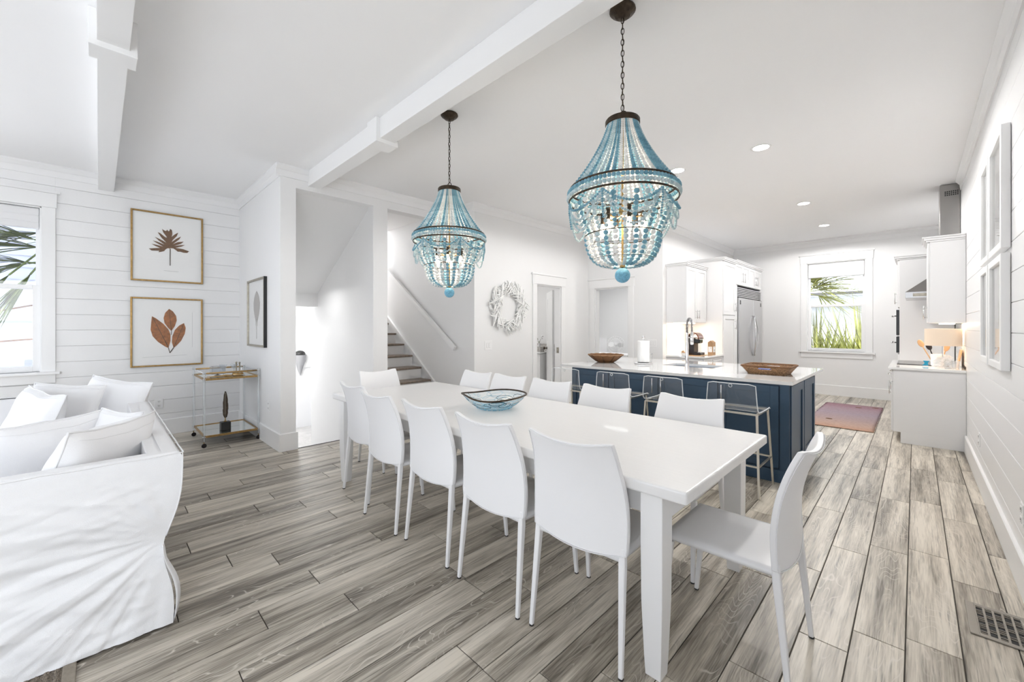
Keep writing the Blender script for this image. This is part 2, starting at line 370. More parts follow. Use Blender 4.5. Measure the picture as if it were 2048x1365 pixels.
# ------------------------------------------------------------------ room shell
H = 3.23; XL, XC, XW, XK, XR = -6.95, -5.06, -4.60, -3.08, .41
YC, YS, YW, YB, YR = 1.43, 3.87, 6.80, 10.60, -3.60
def struct(name, mb, m, **k): return tag(mb.build(name, m, **k), kind='structure')
def sgroup(name): return tag(empty(name), kind='structure')
# floor with individually laid planks
fl = sgroup('floor')
MB().box((XL - .1, YR - .1, -.03), (XC, YC + .15, -.004)).box((XC, YR - .1, -.03), (XR + .1, YB + .1, -.004)).box((-7.3, YS + .05, -.03), (XC, YB + .1, -.004)).build('slab', M['sub'], fl)
PW, PL = .1755, 1.04
joint = {1: 3.32, 0: 2.556, -1: 2.45, -2: 2.264, -3: 2.90, -4: 2.64, -5: 2.472, -12: .905, -11: .40, -13: .553, -15: .266, -16: .75, -17: .55, -18: 1.23, -19: .40, -20: 1.134,
         -21: .857, -22: 1.01, -23: .472, -24: .64, -25: .907}
pl = []
for k in range(-41, 3):
    x0, x1 = -.03 + k * PW, -.03 + (k + 1) * PW
    j0 = joint.get(k, rnd.uniform(0, PL)); j0 -= math.ceil((j0 - YR) / PL) * PL
    y = j0
    while y < YB:
        a, b = max(y, YR), min(y + PL, YB); y += PL
        cx = max(x0, XL); c1 = min(x1, XR)
        if c1 - cx < .02: continue
        # cut away the parts of the plan outside the room
        if c1 < XC + .001 and a > YC: continue
        if cx < XC - .001 and c1 <= XC + .02 and b > YC: b = YC
        if cx < XC < c1 and a < YC < b: pl.append((XC, YC + .01, c1, b)); b = YC + .01
        if cx < XC and a >= YC: cx = XC
        if a > YS and c1 < XW: continue
        if b > YS and c1 <= XW + .001: b = YS
        if cx < XW and a >= YS: cx = XW
        if a > YW and c1 < XK: continue
        if b > YW + .05 and c1 <= XK: b = YW
        if cx < XK and a >= YW: cx = XK
        if b - a < .03 or c1 - cx < .02: continue
        pl.append((cx, a, c1, b))
def pscore(q):
    c = ((q[0] + q[2]) / 2, (q[1] + q[3]) / 2, 0); p = proj(c)
    if p is None or not (-60 < p[0] < 2110) or p[1] > 1500: return 99 + abs(c[1])
    hid = (-6.9 < c[0] < -2.6 and c[1] < .15) or (-3.1 < c[0] < -.85 and 4.4 < c[1] < 5.5)
    return p[2] + (60 if hid else 0)
pl.sort(key=pscore)
pcache = {}
G = .0045
rest = MB()
for i, (x0, y0, x1, y1) in enumerate(pl):
    wx, ly = round(x1 - x0 - G, 4), round(y1 - y0 - G, 4)
    if i < 300:
        key = (wx, ly)
        if key not in pcache:
            e = .0015
            vs = [(-wx / 2, -ly / 2, -.012), (wx / 2, -ly / 2, -.012), (wx / 2, ly / 2, -.012), (-wx / 2, ly / 2, -.012),
                  (-wx / 2, -ly / 2, -e), (wx / 2, -ly / 2, -e), (wx / 2, ly / 2, -e), (-wx / 2, ly / 2, -e),
                  (-wx / 2 + e, -ly / 2 + e, 0), (wx / 2 - e, -ly / 2 + e, 0), (wx / 2 - e, ly / 2 - e, 0), (-wx / 2 + e, ly / 2 - e, 0)]
            fs = [(0, 1, 5, 4), (1, 2, 6, 5), (2, 3, 7, 6), (3, 0, 4, 7), (4, 5, 9, 8), (5, 6, 10, 9), (6, 7, 11, 10), (7, 4, 8, 11), (8, 9, 10, 11)]
            pcache[key] = MB().add(vs, fs).mesh('plank', M['floor'])
        link('plank', pcache[key], fl, ((x0 + x1) / 2, (y0 + y1) / 2, 0))
    else: rest.box((x0 + G / 2, y0 + G / 2, -.012), (x1 - G / 2, y1 - G / 2, 0))
tag(rest.build('plank_field', M['floor'], fl), kind='stuff')
# floors of the side rooms and stair landing
struct('floor_bathroom', MB().box((-7.2, 4.1, -.03), (XW, 6.7, -.001)), M['tile'])
struct('floor_bedroom', MB().box((-6.4, 6.81, -.03), (XK - .02, 9.9, -.001)), M['tile'])
# ceiling
struct('ceiling', MB().box((XL - .2, YR - .2, H), (XR + .2, YB + .2, H + .12)), M['ceil'])
# walls
LP0, PITCH = .277, .1815
def shiplap(parent, segs, face, m, vert_to=H, zlow=.19, th=.014):
    """segs: list of (u0,u1,z0,z1) regions; face(u0,u1,z0,z1,th)->two corners; boards numbered by seam"""
    for (u0, u1, z0, z1) in segs:
        k = math.floor((z0 - LP0) / PITCH)
        while LP0 + k * PITCH < z1 - .005:
            a = max(z0, LP0 + k * PITCH + .0014); b = min(z1, LP0 + (k + 1) * PITCH - .0014); k += 1
            if b - a < .02: continue
            p, q = face(u0, u1, a, b, th); box('shiplap_board', p, q, m, parent, bevel=.0015, seg=1)
W1 = (-1.41, -.45, .90, 2.75)   # left window opening: y0,y1,z0,z1
W2 = (-3.2, -2.24, .90, 2.75)
wl = sgroup('wall_left')
mb = MB()
cuts = [(YR - .15, W2[0], 0, H), (W2[0], W2[1], 0, W1[2]), (W2[0], W2[1], W1[3], H), (W2[1], W1[0], 0, H), (W1[0], W1[1], 0, W1[2]), (W1[0], W1[1], W1[3], H), (W1[1], YC, 0, H)]
for a, b, z0, z1 in cuts: mb.box((XL - .16, a, z0), (XL - .014, b, z1))
mb.build('wall_core', M['sub' if False else 'wallg'], wl)
fc = lambda u0, u1, a, b, th: ((XL - .014, u0, a), (XL, u1, b))
shiplap(wl, [(YR, W2[0] - .1, .19, 3.17), (W2[1] + .1, W1[0] - .1, .19, 3.17), (W1[1] + .1, YC, .19, 3.17), (W1[0] - .1, W1[1] + .1, 2.92, 3.17), (W1[0] - .1, W1[1] + .1, .19, .76),
             (W2[0] - .1, W2[1] + .1, 2.92, 3.17), (W2[0] - .1, W2[1] + .1, .19, .76)], fc, M['ship'])
wr_ = sgroup('wall_right')
box('wall_core', (XR + .014, -.85, 0), (XR + .16, YB + .15, H), M['wallg'], wr_); box('wall_core', (XR + .014, YR - .15, 0), (XR + .16, -3.05, H), M['wallg'], wr_)
box('wall_core', (XR + .014, -3.05, 0), (XR + .16, -.85, .45), M['wallg'], wr_); box('wall_core', (XR + .014, -3.05, 2.55), (XR + .16, -.85, H), M['wallg'], wr_)
shiplap(wr_, [(-.6, 6.82, .19, 3.17), (6.82, 7.3, .95, 3.17)], lambda u0, u1, a, b, th: ((XR, u0, a), (XR + .014, u1, b)), M['shipr'])
box('plaster', (XR, -.85, .19), (XR + .014, -.6, H), M['wall'], wr_); box('plaster', (XR, YR, .19), (XR + .014, -3.05, H), M['wall'], wr_); box('plaster', (XR, -3.05, .19), (XR + .014, -.85, .45), M['wall'], wr_); box('plaster', (XR, -3.05, 2.55), (XR + .014, -.85, H), M['wall'], wr_); box('plaster', (XR, 7.3, 0), (XR + .014, YB, H), M['wall'], wr_)
struct('wall_partition', MB().box((XL - .16, YC, 0), (XC, YC + .16, H)), M['wall'])
# wall with the stair openings (thickness x -5.22..-5.06)
struct('wall_stair', MB().box((XC - .16, YC + .16, 3.0), (XC, YS, H)).box((XC - .16, 2.53, 0), (XC, 2.735, 3.0)), M['wall'])
struct('wall_stair_side', MB().box((-9.6, YS, 0), (XW, YS + .12, 5.6)), M['wall'])
struct('wall_stair_divider', MB().box((-7.35, 2.55, -2.7), (XC - .16, 2.73, 5.6)), M['wall'])
D1 = (5.25, 5.92, 2.14)
struct('wall_hall', MB().box((XW - .13, YS + .12, 0), (XW, D1[0], H)).box((XW - .13, D1[0], D1[2]), (XW, D1[1], H)).box((XW - .13, D1[1], 0), (XW, YW, H)), M['wall'])
D2 = (-4.44, -3.725, 2.15)
struct('wall_hall_end', MB().box((XW - .13, YW, 0), (D2[0], YW + .13, H)).box((D2[0], YW, D2[2]), (D2[1], YW + .13, H)).box((D2[1], YW, 0), (XK, YW + .13, H)), M['wall'])
struct('wall_kitchen_left', MB().box((XK - .13, YW + .13, 0), (XK, YB + .15, H)), M['wall'])
W3 = (-1.64, -.69, .90, 2.75)
struct('wall_back', MB().box((XK - .13, YB, 0), (W3[0], YB + .16, H)).box((W3[0], YB, 0), (W3[1], YB + .16, W3[2])).box((W3[0], YB, W3[3]), (W3[1], YB + .16, H)).box((W3[1], YB, 0), (XR + .16, YB + .16, H)), M['wall'])
# unseen rear wall; three wide glazed openings added to let light in
mb = MB().box((XL - .16, YR - .15, 2.75), (XR + .16, YR, H)).box((XL - .16, YR - .15, 0), (-6.4, YR, 2.75)).box((-.45, YR - .15, 0), (XR + .16, YR, 2.75))
struct('wall_rear', mb, M['wall'])
for i in range(3):
    x0 = -6.4 + i * 1.983; d = sgroup('door_%d' % (3 + i))
    f = MB().box((x0, YR - .11, 0), (x0 + .09, YR - .04, 2.75)).box((x0 + 1.893, YR - .11, 0), (x0 + 1.983, YR - .04, 2.75)).box((x0 + .09, YR - .11, 0), (x0 + 1.893, YR - .04, .12)).box((x0 + .09, YR - .11, 2.65), (x0 + 1.893, YR - .04, 2.75)).box((x0 + .95, YR - .11, .12), (x0 + 1.03, YR - .04, 2.65))
    f.build('door_frame', M['trim'], d, bevel=.004); box('pane', (x0 + .09, YR - .08, .12), (x0 + 1.893, YR - .072, 2.65), M['glass'], d)
# side room shells
struct('wall_bathroom', MB().box((-7.3, 4.0, 0), (-7.2, 6.8, H)).box((-7.2, 6.7, 0), (XW - .13, 6.8, H)).box((-7.2, 4.0, 0), (XW - .13, 4.1, H)), M['wallg'])
struct('ceiling_bathroom', MB().box((-7.3, 4.0, 2.7), (XW - .13, 6.8, 2.8)), M['ceil'])
struct('wall_bedroom', MB().box((-6.5, 6.93, 0), (-6.4, 9.9, H)).box((-6.5, 9.9, 0), (XK - .13, 10.0, H)).box((-6.5, 6.81, 0), (XW - .13, 6.93, H)), M['wall'])
struct('ceiling_bedroom', MB().box((-6.5, 6.93, 2.7), (XK - .13, 10.0, 2.8)), M['ceil'])
# stairwell: far wall, outer wall, soffit, roofs
struct('wall_stairwell_far', MB().box((-9.7, 1.45, -2.8), (-9.6, 4.0, 5.6)), M['wall'])
struct('wall_stairwell_outer', MB().box((-9.6, 1.45, -2.8), (XL - .16, 1.59, 5.6)).box((XL - .16, YC + .16, -2.8), (XC - .16, YC + .17, H)), M['wall'])
Mx = Matrix(((1, 0, 0, 0), (0, 0, -1, 2.55), (0, 1, 0, 0), (0, 0, 0, 1)))
struct('ceiling_stairwell', MB().prism([(-5.22, 3.0), (-5.22, 3.2), (-7.2, 3.2), (-7.2, 1.74), (-7.05, 1.74), (-7.05, 1.96)], 0, .96, Mx), M['wallg'])
struct('ceiling_stair_upper', MB().box((-9.7, 1.4, 5.6), (XC, 4.0, 5.7)).box((XC - .02, 1.4, H), (XC, 4.0, 5.6)), M['wall'])
struct('floor_stairwell', MB().box((-9.6, 1.59, -2.75), (XC - .1, 3.87, -2.7)), M['tread'])
st = tag(empty('stairs'), 'white riser staircase with brown wooden treads descending behind the white pillar', 'stairs')
for i in range(9):
    x = XC - .02 - i * .26; box('step', (x - .26, 1.61, -2.68), (x, 2.53, -.19 - i * .19), M['trim'], st)
box('nosing', (XC - .03, 1.61, -.03), (XC + .0, 2.53, .001), M['gap'], st)
st = tag(empty('stairs'), 'staircase with brown stained treads and white risers rising to the left', 'stairs')
for k in range(1, 15):
    z = .185 * k; x = -4.805 - .275 * k
    if x > XC + .3: continue
    box('riser', (x - .275, 2.74, max(0, z - .185)), (x - .0, 3.80, z - .033), M['trim'], st)
    box('tread', (x - .275, 2.74, z - .033), (x + .028, 3.80, z), M['tread'], st, bevel=.01)
sk = MB().prism([(-5.08, 0), (-5.08, .17), (-8.9, .17 + 3.82 * .7075), (-8.9, 2.2)], 0, .035, Matrix(((1, 0, 0, 0), (0, 0, -1, 3.87), (0, 1, 0, 0), (0, 0, 0, 1))))
sk.build('skirt_board', M['trim'], st, bevel=.004)
hr = tag(empty('handrail'), 'white square handrail fixed on the wall above the stairs', 'handrail')
a, b = Vector((-7.4, 3.80, 2.71)), Vector((-4.98, 3.80, 1.075))
MB().tube([a, b], .032, 4, flat=1.5, up=(0, 0, 1)).build('rail', M['trim'], hr, bevel=.004)
for t in (.12, .5, .93):
    p = a.lerp(b, t); MB().tube([p - Vector((0, 0, .02)), p + Vector((0, .02, -.06)), p + Vector((0, .075, -.07))], .009, 6).build('bracket', M['trim'], hr)
# ------------------------------------------------------------------ trims: crown, baseboards, beams, casings
def crown(name, p, q, nrm):
    p, q, n_ = Vector(p), Vector(q), Vector(nrm); mb = MB(); d = (q - p)
    prof = [(0, 0), (0, -.13), (.012, -.13), (.018, -.062), (.026, -.055), (.05, -.02), (.05, 0)]
    vs = [p + n_ * a + Vector((0, 0, b)) for a, b in prof] + [q + n_ * a + Vector((0, 0, b)) for a, b in prof]; m = len(prof)
    mb.add(vs, [tuple(range(m)), tuple(range(2 * m - 1, m - 1, -1))] + [(i, (i + 1) % m, m + (i + 1) % m, m + i) for i in range(m)])
    return struct(name, mb, M['trim'])
def base(name, p, q, nrm, h=.19):
    p, q, n_ = Vector(p), Vector(q), Vector(nrm); mb = MB()
    prof = [(0, 0), (.018, 0), (.018, h - .006), (.012, h), (0, h)]
    vs = [p + n_ * a + Vector((0, 0, b + .001)) for a, b in prof] + [q + n_ * a + Vector((0, 0, b + .001)) for a, b in prof]; m = len(prof)
    mb.add(vs, [tuple(range(m)), tuple(range(2 * m - 1, m - 1, -1))] + [(i, (i + 1) % m, m + (i + 1) % m, m + i) for i in range(m)])
    return struct(name, mb, M['trim'])
crown('trim_1', (XL, YR, H), (XL, YC, H), (1, 0, 0)); crown('trim_2', (XL, YC, H), (XC, YC, H), (0, -1, 0))
crown('trim_3', (XC, YC - .05, H), (XC, YS, H), (1, 0, 0)); crown('trim_4', (XC, YS, H), (XW, YS, H), (0, -1, 0))
crown('trim_5', (XW, YS - .05, H), (XW, YW, H), (1, 0, 0)); crown('trim_6', (XW, YW, H), (XK, YW, H), (0, -1, 0))
crown('trim_7', (XK, YW - .05, H), (XK, YB, H), (1, 0, 0)); crown('trim_8', (XK, YB, H), (XR, YB, H), (0, -1, 0)); crown('trim_9', (XR, YR, H), (XR, 7.5, H), (-1, 0, 0))
base('baseboard_left', (XL, YR, 0), (XL, YC, 0), (1, 0, 0), .20); base('baseboard_partition', (XL, YC, 0), (XC, YC, 0), (0, -1, 0), .20)
base('baseboard_pillar', (XC, YC - .018, 0), (XC, YC + .178, 0), (1, 0, 0), .20); base('baseboard_post', (XC, 2.53, 0), (XC, 2.735, 0), (1, 0, 0), .20)
base('baseboard_hall', (XW, YS, 0), (XW, D1[0] - .115, 0), (1, 0, 0)); base('baseboard_hall_far', (XW, D1[1] + .115, 0), (XW, YW, 0), (1, 0, 0))
base('baseboard_hall_end', (D2[1] + .115, YW, 0), (XK, YW, 0), (0, -1, 0)); base('baseboard_back', (-2.4, YB, 0), (-.2, YB, 0), (0, -1, 0), .21)
base('baseboard_right', (XR, YR, 0), (XR, 6.80, 0), (-1, 0, 0), .19)
def beam(name, y0, y1, collar_x):
    g = tag(empty(name), kind='structure')
    box('beam_body', (XL if y0 < 1 else XC, y0, 3.05), (XR, y1, H), M['beam'], g, bevel=.003)
    for cx in collar_x: box('beam_collar', (cx - .085, y0 - .035, 3.018), (cx + .085, y1 + .035, H), M['beam'], g, bevel=.003)
beam('trim_10', 1.72, 1.86, (-3.40,)); beam('trim_11', -.01, .13, (-3.42,))
def casing(name, axis, c, u0, u1, z0, z1, wall, nsgn, window=True, thick=.16):
    """flat casing with cap round an opening; axis 'x': wall plane x=wall, u=y; axis 'y': wall plane y=wall, u=x; nsgn = room side"""
    g = sgroup(name)
    def bx(nm, ua, ub, za, zb, d0, d1, m=M['trim'], par=g, bv=.003):
        a, b = sorted((wall + nsgn * d0, wall + nsgn * d1))
        p, q = ((a, ua, za), (b, ub, zb)) if axis == 'x' else ((ua, a, za), (ub, b, zb))
        return box(nm, p, q, m, par, bevel=bv)
    cw = .105
    bx('side_casing', u0 - cw, u0, z0, z1, 0, .02); bx('side_casing', u1, u1 + cw, z0, z1, 0, .02)
    bx('head_casing', u0 - cw - .01, u1 + cw + .01, z1, z1 + .16, 0, .024); bx('head_cap', u0 - cw - .035, u1 + cw + .035, z1 + .16, z1 + .185, 0, .045)
    for ua, ub in ((u0, u0 + .015), (u1 - .015, u1)): bx('jamb', ua, ub, z0, z1, -thick, 0)
    bx('jamb', u0, u1, z1 - .015, z1, -thick, 0)
    return g, bx
def window(name, axis, u0, u1, z0, z1, wall, nsgn, blind, frac=.5):
    g, bx = casing(name, axis, None, u0, u1, z0, z1, wall, nsgn)
    cw = .105
    bx('sill', u0 - cw - .035, u1 + cw + .035, z0 - .03, z0, -.10, .055); bx('apron', u0 - cw, u1 + cw, z0 - .13, z0 - .03, 0, .02)
    zm = z0 + (z1 - z0) * frac
    # upper sash (outer), lower sash (inner)
    for nm, za, zb, d in (('upper_sash', zm, z1 - .015, -.125), ('lower_sash', z0, zm + .045, -.085)):
        s = .035 if nm[0] == 'u' else .055
        f = bx(nm, u0 + .015, u0 + .015 + s, za, zb, d, d + .035, M['trim'])
        for ua, ub, a, b in ((u1 - .015 - s, u1 - .015, za, zb), (u0 + .015 + s, u1 - .015 - s, za, za + (.065 if nm[0] == 'l' else .05)), (u0 + .015 + s, u1 - .015 - s, zb - .045, zb)):
            bx('sash_rail', ua, ub, a, b, d, d + .035, par=g)
        bx('pane', u0 + .015 + s, u1 - .015 - s, za + .05, zb - .045, d + .014, d + .02, M['glass'], bv=0)
    # roman blind folded up at the top
    z = z1 - .02; n = 0
    while z > blind + .02:
        h = min(.085, z - blind); bx('blind_fold', u0 + .02, u1 - .02, z - h, z, -.07 - .002 * n, -.025 + .004 * n, M['fabric'], bv=.012); z -= h * .93; n += 1
    return g
window('window_1', 'x', W1[0], W1[1], W1[2], W1[3], XL, 1, 2.50)
window('window_2', 'x', W2[0], W2[1], W2[2], W2[3], XL, 1, 2.50)
window('added_window', 'x', -3.05, -.85, .45, 2.55, XR, -1, 2.45)  # unseen right wall window, added so light reaches the sofa end
window('window_3', 'y', W3[0], W3[1], W3[2], W3[3], YB, -1, 2.44)
d1, _ = casing('door_1', 'x', None, D1[0], D1[1], 0.001, D1[2], XW, 1, thick=.13)
d2, _ = casing('door_2', 'y', None, D2[0], D2[1], 0.001, D2[2], YW, -1, thick=.13)
def door_leaf(parent, p, ang, w_=.66, h=2.08, flip=1):
    T = Matrix.Translation(p) @ Matrix.Rotation(ang, 4, 'Z')
    mb = MB(); mb.box((0, -.012, 0), (w_, .012, h), T)
    for a, b, c, d in ((0, 0, .11, h), (w_ - .11, 0, w_, h), (.11, 0, w_ - .11, .2), (.11, h - .13, w_ - .11, h), (.11, 1.0, w_ - .11, 1.12)): mb.box((a, -.019, b), (c, .019, d), T)
    l = mb.build('door_leaf', M['door'], parent)
    for s in (-1, 1): MB().lathe([(.028, 0), (.028, .006), (.01, .01), (.01, .035), (.027, .045), (.03, .058), (.022, .07), (0, .073)], 14, T @ Matrix.Translation((w_ - .06, s * .019, .98)) @ Matrix.Rotation(s * -pi / 2, 4, 'X')).build('door_knob', M['bronze'], l, smooth=True)
door_leaf(d1, (-4.76, 5.90, .005), atan2(.66, -.75)); box('strike_plate', (XW - .08, 5.901, .93), (XW - .03, 5.906, 1.03), M['silver'], d1)
door_leaf(d2, (-3.755, 6.95, .005), R(80))
# ------------------------------------------------------------------ dining table
TZ = .79; tx0, tx1, ty0, ty1 = -3.83, -.595, 1.515, 2.66
t = tag(empty('dining_table', ((tx0 + tx1) / 2, (ty0 + ty1) / 2, 0)), 'long white painted farmhouse dining table with tapered square legs', 'table')
hx, hy = (tx1 - tx0) / 2, (ty1 - ty0) / 2
box('tabletop', (-hx, -hy, TZ - .05), (hx, hy, TZ), M['table'], t, bevel=.009, seg=3)
ap = MB()
for s in (-1, 1): ap.box((-hx + .13, s * (hy - .09) - .012, TZ - .16), (hx - .13, s * (hy - .09) + .012, TZ - .05)); ap.box((s * (hx - .12) - .012, -hy + .09, TZ - .16), (s * (hx - .12) + .012, hy - .09, TZ - .05))
ap.build('apron', M['tleg'], t, bevel=.002)
for sx in (-1, 1):
    for sy in (-1, 1):
        cx, cy_ = sx * (hx - .149), sy * (hy - .068)
        mb = MB(); vs = []
        for z, r_ in ((TZ - .05, .046), (.58, .046), (.30, .044), (.08, .036), (0, .032)): vs += [(cx - r_, cy_ - r_, z), (cx + r_, cy_ - r_, z), (cx + r_, cy_ + r_, z), (cx - r_, cy_ + r_, z)]
        fs = [(3, 2, 1, 0), (16, 17, 18, 19)] + [(4 * j + i, 4 * j + (i + 1) % 4, 4 * j + 4 + (i + 1) % 4, 4 * j + 4 + i) for j in range(4) for i in range(4)]
        mb.add(vs, fs).build('leg', M['tleg'], t, bevel=.003)
# ------------------------------------------------------------------ dining chairs
def chair_proto():
    t = empty('dining_chair')
    # local: rear feet at y=0, front +Y, width along X
    MB().grid(lambda u, v: (0, 0, 0), 1, 1)
    # seat: soft slab
    def slab(u, v, top):
        x = (u - .5) * .44; y = .035 + v * .45
        e = min(1, min(u, 1 - u, v, 1 - v) * 12) ; z = .474 - .012 * (1 - (2 * u - 1) ** 2) * sin(pi * v) if top else .432
        return (x * (.96 + .04 * v if not top else 1) , y, z - (.012 * (1 - e) if top else -.010 * (1 - e)))
    mb = MB(); mb.grid(lambda u, v: slab(u, v, True), 16, 14); mb.grid(lambda u, v: slab(u, v, False), 16, 14)
    n = 17 * 15
    ring = [i for i in range(17)] + [17 * j + 16 for j in range(1, 15)] + [17 * 14 + i for i in range(15, -1, -1)] + [17 * j for j in range(13, 0, -1)]
    for a, b in zip(ring, ring[1:] + ring[:1]): mb.f.append((a, b, b + n, a + n))
    mb.build('seat', M['leather'], t, smooth=True)
    # back shell
    def half(z):
        s = (z - .44) / .50; return .233 + .008 * sin(pi * min(1, s * 1.3)) - .024 * max(0, s) ** 2
    def yb(z):
        s = (z - .44) / .50; return .045 + .016 * sin(pi * s * .9) - .082 * s ** 2.6
    def P(u, v, off=0):
        a = 2 * u - 1
        zb = .443 + .030 * abs(a) ** 2; zt = .915 + .028 * a * a - .006 * max(0, abs(a) - .9) * 10
        z = zb + (zt - zb) * v
        return Vector((a * half(z), yb(z) - .034 * (1 - a * a) * (.6 + .4 * v) + off, z))
    mb = MB(); NU, NV = 14, 18
    mb.grid(lambda u, v: P(u, v, -.011), NU, NV); mb.grid(lambda u, v: P(u, v, .011), NU, NV)
    W = NU + 1; n = W * (NV + 1)
    ring = list(range(W)) + [W * j + NU for j in range(1, NV + 1)] + [W * NV + i for i in range(NU - 1, -1, -1)] + [W * j for j in range(NV - 1, 0, -1)]
    for a, b in zip(ring, ring[1:] + ring[:1]): mb.f.append((a, b, b + n, a + n))
    bk = mb.build('backrest', M['leather'], t, auto=True, bevel=.004)
    out = [P(i / 20, 0) for i in range(21)] + [P(1, j / 20) for j in range(1, 21)] + [P(1 - i / 20, 1) for i in range(1, 21)] + [P(0, 1 - j / 20) for j in range(1, 20)]
    MB().tube([q + Vector((0, -.0125, 0)) for q in [Vector(((p.x) * .985, p.y, .445 + (p.z - .445) * .985)) for p in out]], .0022, 5, closed=True).build('piping', M['stitch'], bk, smooth=True)
    for sx in (-1, 1):
        for fr in (0, 1):
            if fr: pts = [(sx * .205, .46, .435), (sx * .213, .50, .004)]; rs = [.018, .012]
            else: pts = [(sx * .212, .048, .50), (sx * .2135, .044, .43), (sx * .226, .002, .004)]; rs = [.0165, .0175, .0115]
            l = MB().tube(pts, [r * 1.18 for r in rs], 4, up=(0, 1, 0)).build('leg', M['leather'], t, bevel=.005)
            e = pts[-1]; MB().tube([(e[0], e[1], .006), (e[0], e[1], 0)], .0115, 8).build('foot_cap', M['cap'], l)
    return t
ch0 = chair_proto()
CH = [  # x, y, rot, label, group
 (-1.056, 1.44, R(3.5), 'white leather dining chair nearest the camera, its back towards the viewer', 0),
 (-1.583, 1.41, 0, 'second white leather chair from the front on the near side of the table', 0),
 (-2.16, 1.42, 0, 'middle white leather chair of the five on the near side of the table', 0),
 (-2.71, 1.40, 0, 'fourth white leather chair from the front on the near side of the table', 0),
 (-3.295, 1.49, 0, 'white leather chair farthest along the near side, half overlapped by the next', 0),
 (-1.077, 2.78, pi, 'white leather chair on the far side nearest the table end by the barstools', 0),
 (-1.73, 2.78, pi, 'white leather chair on the far side, second from the right', 0),
 (-2.28, 2.78, pi, 'white leather chair on the far side, just right of the glass bowl', 0),
 (-2.80, 2.78, pi, 'white leather chair on the far side, directly behind the glass bowl', 0),
 (-3.28, 2.78, pi, 'white leather chair on the far side, farthest left of that row', 0),
 (-.33, 2.03, pi / 2, 'white leather dining chair at the near right head of the table, seen side on', 0),
 (-4.12, 2.13, -pi / 2, 'white leather dining chair at the far head of the table, in front of the stairs', 0)]
cache = {}
for c in bpy.data.objects:
    if c.parent: cache.setdefault(c.parent.name, []).append(c)
for i, (x, y, rz, lab, g) in enumerate(CH):
    o = ch0 if i == 0 else copy_tree(ch0, None, cache)
    o.location = (x, y, 0.001); o.rotation_euler = (0, 0, rz)
    tag(o, lab, 'chair', 'dining chairs around the long table')
# ------------------------------------------------------------------ kitchen island
ix0, ix1, iy0, iy1 = -3.16, -.79, 4.31, 5.53
isl = tag(empty('kitchen_island', ((ix0 + ix1) / 2, (iy0 + iy1) / 2, 0)), 'navy blue panelled kitchen island with shaker doors and bar pulls', 'island')
o0 = isl.location.copy()
def loc(p): return Vector(p) - o0
def lbox(nm, a, b, m, par, bevel=0): return box(nm, loc(a), loc(b), m, par, bevel=bevel)
lbox('carcass', (ix0, iy0, .0), (ix1 - .01, iy1, .885), M['navy'], isl)
lbox('plinth', (ix0, iy0 - .022, 0), (ix1 + .022, iy0, .115), M['navy'], isl, .004); lbox('plinth', (ix1 - .01, iy0, 0), (ix1 + .022, iy1, .115), M['navy'], isl, .004)
def shaker(nm, a, b, z0, z1, plane, sgn, axis, m, par, rail=.065, th=.02, hand=None, hm=None, off=Vector((0, 0, 0)), hz=None, bv=.002):
    """framed door: u from a to b, on plane, facing sgn along the other axis"""
    mb = MB()
    def bx(u0, u1, za, zb, d0, d1):
        p, q = sorted((plane + sgn * d0, plane + sgn * d1))
        A, B = ((u0, p, za), (u1, q, zb)) if axis == 'y' else ((p, u0, za), (q, u1, zb))
        mb.box(Vector(A) - off, Vector(B) - off)
    bx(a, b, z0, z1, 0, th * .45)
    bx(a, a + rail, z0, z1, th * .45, th); bx(b - rail, b, z0, z1, th * .45, th); bx(a + rail, b - rail, z0, z0 + rail, th * .45, th); bx(a + rail, b - rail, z1 - rail, z1, th * .45, th)
    d = mb.build(nm, m, par, bevel=bv, seg=1)
    if hand is not None:
        u, za, zb = hand; h = MB()
        def P(uu, dd, z): return (Vector((uu, plane + sgn * dd, z)) if axis == 'y' else Vector((plane + sgn * dd, uu, z))) - off
        if za != zb:
            h.tube([P(u, th + .03, za), P(u, th + .03, zb)], .006, 8)
            for z in (za + .02, zb - .02): h.tube([P(u, th, z), P(u, th + .03, z)], .005, 6)
        else:
            h.tube([P(u - .06, th + .03, za), P(u + .06, th + .03, za)], .006, 8)
            for q in (-.045, .045): h.tube([P(u + q, th, za), P(u + q, th + .03, za)], .005, 6)
        h.build('handle', hm or M['chrome'], d, smooth=True)
    return d
for a, b, hx_ in ((-3.15, -2.62, -2.667), (-2.605, -2.0, -2.053), (-1.99, -1.39, -1.955), (-1.378, -.872, -1.345)):
    shaker('door', a, b, .13, .87, iy0, -1, 'y', M['navy'], isl, hand=(hx_, .68, .84), off=o0)
lbox('corner_post', (-.862, iy0 - .02, .115), (-.79, iy0, .885), M['navy'], isl, .002)
for a, b in ((4.33, 4.90), (4.93, 5.52)): shaker('end_panel', a, b, .125, .87, ix1 - .01, 1, 'x', M['navy'], isl, off=o0, rail=.075)
cx0, cx1, cy0, cy1 = -3.33, -.765, 4.28, 5.97
ct = MB(); sk = (-2.31, -1.69, 5.06, 5.50)
for a, b, c, d in ((cx0, cy0, cx1, sk[2]), (cx0, sk[3], cx1, cy1), (cx0, sk[2], sk[0], sk[3]), (sk[1], sk[2], cx1, sk[3])): ct.box((a, b, .886), (c, d, .916))
cto = tag(ct.build('island_countertop', M['quartz'], None), 'glossy white quartz countertop on the navy island', 'countertop')
s = tag(empty('kitchen_sink', ((sk[0] + sk[1]) / 2, (sk[2] + sk[3]) / 2, .70)), 'stainless undermount sink set into the island countertop', 'sink')
w2, d2_ = (sk[1] - sk[0]) / 2 + .003, (sk[3] - sk[2]) / 2 + .003
